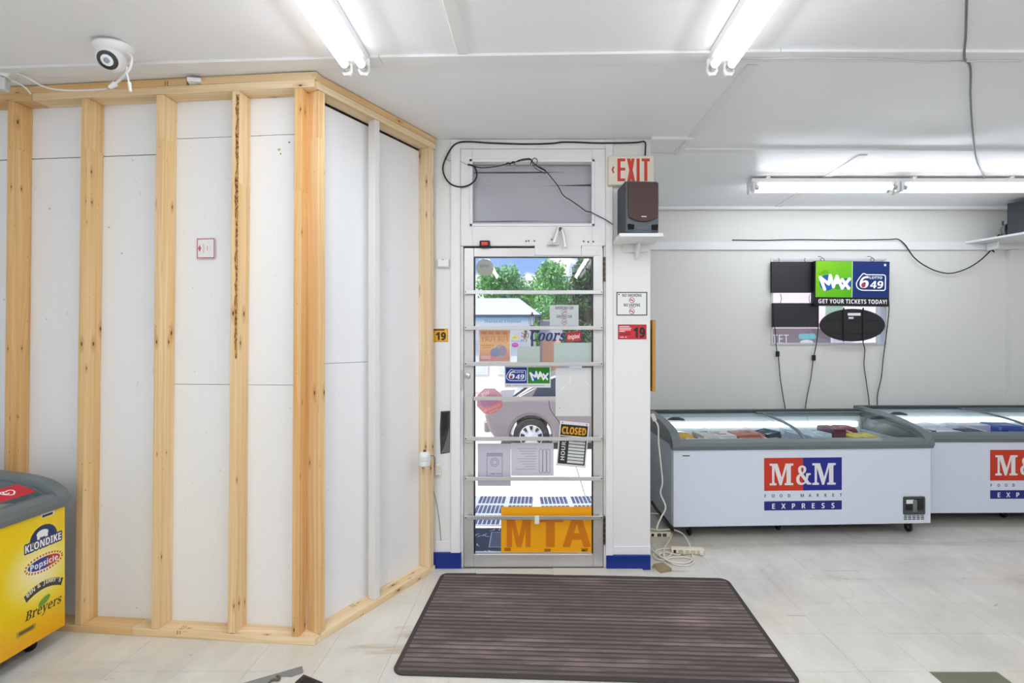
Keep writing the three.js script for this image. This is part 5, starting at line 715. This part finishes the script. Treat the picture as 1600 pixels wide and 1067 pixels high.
// rubber entrance mats
function holedMat(label, x, z, w, d, turn) {
  const t = thing('entrance_mat', label, 'mat', [x, YS, z], turn); part('base', rbox(w, 0.012, d, 0.004), std(0x9aa3b8, 0.7), t, [0, 0.007, 0]);
  const nx = Math.round(w / 0.04), nz = Math.round(d / 0.06), list = []; for (let i = 0; i < nx; i++) for (let j = 0; j < nz; j++) if (j % 5 !== 4 && i % 8 !== 7) list.push(box(0.028, 0.004, 0.05).translate(-w / 2 + (i + 0.5) * w / nx, 0.0145, -d / 2 + (j + 0.5) * d / nz));
  const m = part('rubber_studs', merge(list), std(0x343c54, 0.8), t); m.userData.kind = 'stuff';
}
holedMat('grey blue rubber grid mat outside the door, at the lock side', -0.475, -4.93, 0.86, 0.82, -0.02); holedMat('grey blue rubber grid mat outside the door, at the hinge side', 0.47, -4.93, 0.84, 0.82, 0.05);
{
  const mt = canvasTex(512, 320, (c, w, h) => { c.fillStyle = '#3c4150'; c.fillRect(0, 0, w, h); reseed(8); c.strokeStyle = '#c9ccd6'; c.lineWidth = 5; for (let i = 0; i < 60; i++) { const x = rr(0, w), y = rr(0, h), a = rr(0, 6.3); c.beginPath(); c.moveTo(x, y); c.quadraticCurveTo(x + 20 * Math.cos(a), y + 20 * Math.sin(a), x + 34 * Math.cos(a + 0.9), y + 34 * Math.sin(a + 0.9)); c.stroke(); } c.fillStyle = '#5b616f'; c.fillRect(150, 60, 212, 200); c.strokeStyle = '#b5b9c4'; c.strokeRect(150, 60, 212, 200); });
  const t = thing('entrance_mat', 'dark patterned doormat with pale swirls close outside the door', 'mat', [-0.2, YS, -4.18], 0.02); part('pad', rbox(0.86, 0.012, 0.52, 0.004), M.rubber, t, [0, 0.007, 0]); part('pattern_face', new THREE.PlaneGeometry(0.84, 0.5).rotateX(-Math.PI / 2), std(0xffffff, 0.9, { map: mt }), t, [0, 0.0136, 0]);
}
// grey sedan, heading right
{
  const xr = -0.88, t = thing('parked_car', 'grey sedan parked at the kerb seen through the door', 'car', [xr + 0.79, YRD, -9.0 - 0.88]), paint = phys(0x8d8587, 0.35, { metalness: 0.3, clearcoat: 0.6 }), gl = phys(0x2c3848, 0.08, { clearcoat: 1 }), wd = 1.76;
  // profile relative to the rear axle, x forward, y up from the ground
  const A = 0.37, arch = (cx) => { const a = []; for (let i = 0; i <= 14; i++) { const q = Math.PI - i / 14 * Math.PI; a.push([cx + Math.cos(q) * A, 0.31 + Math.sin(q) * A]); } return a; };
  const low = [[-0.74, 0.42], [-0.6, 0.24], [-0.37, 0.22], ...arch(0), [0.37, 0.2], [2.3, 0.2], ...arch(2.68), [3.06, 0.22], [3.45, 0.25], [3.56, 0.42], [3.52, 0.62], [3.3, 0.74], [2.5, 0.88], [2.1, 0.95], [-0.1, 1.0], [-0.62, 0.98], [-0.76, 0.9], [-0.82, 0.68]];
  part('body', extrude(low, wd, 0.07, [], 4), paint, t);
  const gh = [[-0.35, 0.96], [0.1, 1.28], [0.55, 1.44], [1.2, 1.46], [1.75, 1.36], [2.3, 0.94]]; part('roof_cabin', extrude(gh, wd * 0.86, 0.09, [], 3), paint, t);
  for (const s of [-1, 1]) { part('side_window', extrude([[0.02, 1.02], [0.16, 1.26], [0.5, 1.38], [0.68, 1.39], [0.68, 1.02]], 0.01, 0.002), gl, t, [0, 0, s * (wd * 0.43 + 0.002)]); part('side_window', extrude([[0.76, 1.02], [0.76, 1.4], [1.2, 1.4], [1.62, 1.31], [2.02, 1.02]], 0.01, 0.002), gl, t, [0, 0, s * (wd * 0.43 + 0.002)]); const dh = part('door_handle', rbox(0.2, 0.03, 0.03, 0.01, 2), M.steel, t, [0.62, 0.88, s * (wd / 2 + 0.005)]); part('door_seam', tube([V3(0.3, 1.0, 0), V3(0.34, 0.8, 0.002), V3(0.5, 0.55, 0.004), V3(0.52, 0.25, 0)], 0.006), M.dark, t, [0, 0, s * (wd / 2 - 0.003)]); part('tail_light', rbox(0.1, 0.15, 0.2, 0.02, 2), phys(0xb02028, 0.2), t, [-0.72, 0.82, s * 0.72]); part('head_light', rbox(0.2, 0.13, 0.25, 0.03, 2), phys(0xdfe6ea, 0.1), t, [3.4, 0.64, s * 0.66]); }
  part('windscreen', rbox(0.02, 0.62, 1.3, 0.008), gl, t, [2.08, 1.17, 0], [0, 0, 0.92]); part('rear_window', rbox(0.02, 0.5, 1.3, 0.008), gl, t, [-0.13, 1.15, 0], [0, 0, -0.94]); part('bumper', rbox(0.12, 0.2, 1.6, 0.04, 3), paint, t, [-0.78, 0.48, 0]);
  for (const [x, s] of [[0, 1], [2.68, 1], [0, -1], [2.68, -1]]) {
    const w = part('wheel', new THREE.LatheGeometry([[0.2, -0.1], [0.29, -0.1], [0.315, -0.07], [0.32, 0], [0.315, 0.07], [0.29, 0.1], [0.2, 0.1]].map((q) => new THREE.Vector2(...q)), 48).rotateX(Math.PI / 2), M.rubber, t, [x, 0.32, s * (wd / 2 - 0.11)]);
    part('hub_cap', new THREE.LatheGeometry([[0, 0.03], [0.06, 0.03], [0.09, 0.015], [0.2, 0.02], [0.218, 0.005], [0.218, -0.02]].map((q) => new THREE.Vector2(...q)), 40).rotateX(Math.PI / 2), std(0xd9dbdf, 0.35, { metalness: 0.3 }), w, [0, 0, s * 0.085], [0, s < 0 ? Math.PI : 0, 0]);
    for (let k = 0; k < 9; k++) { const a = k / 9 * 2 * Math.PI; part('hub_slot', extrude([[-0.016, -0.035], [0.016, -0.035], [0.03, 0.035], [-0.03, 0.035]], 0.008, 0.001), M.dark, w, [-Math.sin(a) * 0.155, Math.cos(a) * 0.155, s * 0.106], [0, 0, a]); }
  }
}
// shop with hipped roof across the road, plain block to its right
{
  const D = 22, y = (v) => yat(v, D), x = (u) => xat(u, D), t = thing('shop_building', 'low white shop with grey hipped roof and blue sign band across road', 'building', [x(742), YRD, -D]), o = t.position, wl = std(0xdedede, 0.8);
  const X0 = x(600) - o.x, X1 = x(835) - o.x, ye = y(493) - o.y, yr = y(471.5) - o.y + 0.35;
  part('wall', box(X1 - X0, ye, 5), wl, t, [(X0 + X1) / 2, ye / 2, -2.6]);
  const rf = new THREE.BufferGeometry(), e = 0.3, a = [X0 - e, ye, 0.35], b = [X1 + e, ye, 0.35], c = [X1 + e, ye, -5.5], d = [X0 - e, ye, -5.5], r0 = [X0 + 1, yr, -2.3], r1 = [X1 - 0.75, yr, -2.3]; rf.setAttribute('position', new THREE.Float32BufferAttribute([a, b, r1, a, r1, r0, b, c, r1, c, d, r0, c, r0, r1, d, a, r0].flat(), 3)); rf.computeVertexNormals(); const shT = noiseTex(64, 128, (u, v) => (v % 16 < 3 ? 0.2 : 0.8)); metricUV(rf, 1, 1); part('roof', rf, std(0xa9afbd, 0.7, { bumpMap: shT, bumpScale: 0.02, side: THREE.DoubleSide }), t);
  part('gutter', rbox(X1 - X0 + 0.6, 0.08, 0.12, 0.02), std(0x2c3f63, 0.5), t, [(X0 + X1) / 2, ye - 0.02, 0.4]);
  const st = canvasTex(1024, 96, (cc, w, h) => { const g = cc.createLinearGradient(0, 0, 0, h); g.addColorStop(0, '#6fb4dc'); g.addColorStop(0.5, '#d8ebf2'); g.addColorStop(1, '#f4f6f6'); cc.fillStyle = g; cc.fillRect(0, 0, w, h); text(cc, 'Natural Fitness', w * 0.79, h * 0.42, 44, { family: 'serif', w: 250, fill: 'rgba(70,120,160,0.7)' }); });
  part('sign_band', rbox(X1 - X0, y(493.5) - y(508), 0.1, 0.01), [wl, wl, wl, wl, std(0xffffff, 0.6, { map: st }), wl][4], t, [(X0 + X1) / 2, (y(493.5) + y(508)) / 2 - o.y - 0.06, 0.0]);
  for (let i = 0; i < 4; i++) { const w = part('window', rbox(1.2, 1.4, 0.06, 0.01), wl, t, [X1 - 1 - i * 1.6, 1.3, -0.09]); part('pane', box(1.05, 1.25, 0.02), std(0xc9d3da, 0.15), w, [0, 0, 0.03]); }
  const q = thing('grey_building', 'plain grey flat-roofed block beside the hipped roof shop', 'building', [x(862), YRD, -D - 1.5]); part('wall', box(2.0, 2.9, 3), std(0xa8adb8, 0.8), q, [0.5, 1.45, -1.5]); part('roof', rbox(2.1, 0.1, 3.2, 0.02), std(0x8e96a6, 0.7), q, [0.5, 2.95, -1.5]); part('door', rbox(0.9, 2, 0.06, 0.01), std(0xd9a57e, 0.6), q, [0.05, 1.05, 0.02]);
  // shop seen through the recess window
  const Dn = 15, n = thing('pink_shop', 'pale pink shop front seen through the recess window', 'building', [xat(1295, Dn), YRD, -Dn]); const pk = std(0xf3dfec, 0.7);
  part('wall', box(8, 7.2, 3), pk, n, [0, 3.6, -1.6]); const wv = part('window', rbox(2.0, 0.62, 0.08, 0.01), std(0xf2f0f2, 0.5), n, [-0.85, yat(527, Dn) - YRD, -0.08]); part('pane', box(1.84, 0.5, 0.02), std(0x8d7f86, 0.2), wv, [0, 0, 0.04]); part('awning', rbox(2.6, 0.1, 0.5, 0.02), std(0xc59db0, 0.6), n, [-0.85, yat(512, Dn) - YRD + 0.08, 0.1]);
  const nt = canvasTex(512, 140, (cc, w, h) => { cc.clearRect(0, 0, w, h); text(cc, 'TET', 90, 80, 110, { fill: '#f4f2f4', w: 150, font: 'normal' }); cc.fillStyle = '#7fd0cc'; cc.beginPath(); cc.roundRect(250, 30, 150, 50, 20); cc.fill(); ell(cc, 320, 110, 60, 26, '#eef2f2'); }); part('window_lettering', new THREE.PlaneGeometry(1.7, 0.46), std(0xffffff, 0.6, { map: nt, transparent: true }), wv, [0, -0.02, 0.055]);
  for (const [dx, v, w, h, c] of [[0.55, 488, 0.5, 0.45, 0x8fae92], [2.05, 486, 0.45, 0.5, 0xe0929a], [1.2, 486, 0.6, 0.3, 0xe6e6ea]]) part('wall_poster', rbox(w, h, 0.02, 0.004), std(c, 0.6), n, [dx - 0.35, yat(v, Dn) - YRD, -0.08]);
}
// lantern on a post
{
  const D = 12, t = thing('street_lantern', 'black lantern on a slim post seen through the door glass', 'street lamp', [xat(831.5, D), YRD, -D]), h = yat(510, D) - YRD, k = (yat(490, D) - YRD - h);
  part('post', new THREE.CylinderGeometry(0.028, 0.045, h, 12), M.black, t, [0, h / 2, 0]); part('base', new THREE.CylinderGeometry(0.07, 0.11, 0.25, 12), M.black, t, [0, 0.125, 0]);
  part('lamp_glass', new THREE.CylinderGeometry(0.075, 0.045, k * 0.72, 6, 1, true), phys(0xffffff, 0.05, { transmission: 0.9, thickness: 0, side: THREE.DoubleSide }), t, [0, h + k * 0.4, 0]);
  const c = part('lamp_cap', new THREE.ConeGeometry(0.105, k * 0.28, 6), M.black, t, [0, h + k * 0.9, 0]); part('finial', new THREE.SphereGeometry(0.02, 10, 8), M.black, c, [0, k * 0.16, 0]); for (let i = 0; i < 6; i++) { const a = i / 6 * 2 * Math.PI + Math.PI / 6; part('lamp_bar', tube([V3(Math.sin(a) * 0.046, h + k * 0.04, Math.cos(a) * 0.046), V3(Math.sin(a) * 0.077, h + k * 0.76, Math.cos(a) * 0.077)], 0.006, 4), M.black, t); } part('lamp_seat', new THREE.CylinderGeometry(0.055, 0.03, 0.05, 12), M.black, t, [0, h, 0]);
}
// trees
function tree(label, x, z, H, R, cols, seed, n, leaf, cone) {
  reseed(seed); const t = thing('tree', label, 'tree', [x, YRD, z]), pos = [], col = [], nor = [];
  part('trunk', new THREE.CylinderGeometry(0.12, 0.24, H * 0.6, 10), std(0x5b4a3a, 0.9), t, [0, H * 0.3, 0]);
  for (let i = 0; i < 4; i++) { const a = rr(0, 6.3); part('branch', tube([V3(0, H * 0.35, 0), V3(Math.cos(a) * R * 0.3, H * 0.5, Math.sin(a) * R * 0.3), V3(Math.cos(a) * R * 0.6, H * 0.68, Math.sin(a) * R * 0.6)], 0.06), std(0x5b4a3a, 0.9), t); }
  const blobs = []; for (let i = 0; i < 26; i++) { const a = rr(0, 6.3), f = rnd(), y = H * (0.28 + 0.66 * f), q = cone ? R * (1.05 - f * 0.95) : R * Math.sqrt(Math.max(0.06, 1 - ((f - 0.42) / 0.62) ** 2)); blobs.push([Math.cos(a) * q * rr(0.3, 0.8), y, Math.sin(a) * q * rr(0.3, 0.8), (cone ? 0.5 : 0.36) * R * rr(0.6, 1.1)]); }
  const c0 = cols.map((c) => new THREE.Color(c));
  for (let i = 0; i < n; i++) {
    const b = blobs[i % blobs.length], d = V3(rr(-1, 1), rr(-1, 1), rr(-1, 1)).normalize(), p = V3(b[0], b[1], b[2]).addScaledVector(d, b[3] * Math.pow(rnd(), 0.35)), a = V3(rr(-1, 1), rr(-1, 1), rr(-1, 1)).normalize().multiplyScalar(leaf * rr(0.6, 1.3)), e = V3(rr(-1, 1), rr(-1, 1), rr(-1, 1)).cross(a).normalize().multiplyScalar(leaf * rr(0.3, 0.6));
    const c = c0[Math.floor(rnd() * c0.length)], q = [p.clone().sub(a), p.clone().add(e), p.clone().add(a), p.clone().sub(e)], nn = d.clone().add(V3(0, 0.5, 0)).normalize();
    for (const k of [0, 1, 2, 0, 2, 3]) { pos.push(q[k].x, q[k].y, q[k].z); col.push(c.r, c.g, c.b); nor.push(nn.x, nn.y, nn.z); }
  }
  const g = new THREE.BufferGeometry(); g.setAttribute('position', new THREE.Float32BufferAttribute(pos, 3)); g.setAttribute('color', new THREE.Float32BufferAttribute(col, 3)); g.computeVertexNormals();
  const m = part('foliage', g, phys(0xffffff, 0.8, { vertexColors: true, side: THREE.DoubleSide, transmission: 0.3, thickness: 0 }), t); m.userData.kind = 'stuff';
}
const G1 = [0x6fae52, 0x86bf62, 0x5d9c4e, 0x9accac], G2 = [0x4f8646, 0x5c9450, 0x3f743c], G3 = [0x3b6038, 0x2f5230, 0x4a7044];
tree('broad light green tree behind the hipped roof shop', -1.9, -31, 6.6, 2.3, G1, 3, 7000, 0.13); tree('bright green tree in the middle beyond the road', 1.1, -37, 7.6, 2.6, G1, 5, 7000, 0.13); tree('wide green crown furthest away between the two lighter trees', 0.2, -48, 8.0, 4.6, [0x74ad4c, 0x5f9a3e, 0x86b95e], 13, 9000, 0.2); tree('mid green tree filling the gap behind grey block', 3.0, -29.5, 5.4, 2.0, G2, 7, 6000, 0.12); tree('dark conifer tree at the hinge side of the door view', 1.98, -20.0, 5.6, 1.05, G3, 9, 8000, 0.1, true); tree('pale green tree at the far lock side of the door view', -5.2, -38, 5.4, 2.2, G1, 11, 4500, 0.14);

scene.traverse((o) => { if (o.isMesh) { o.castShadow = true; o.receiveShadow = true; } if (o.isDirectionalLight) o.castShadow = true; });
renderer.render(scene, camera);
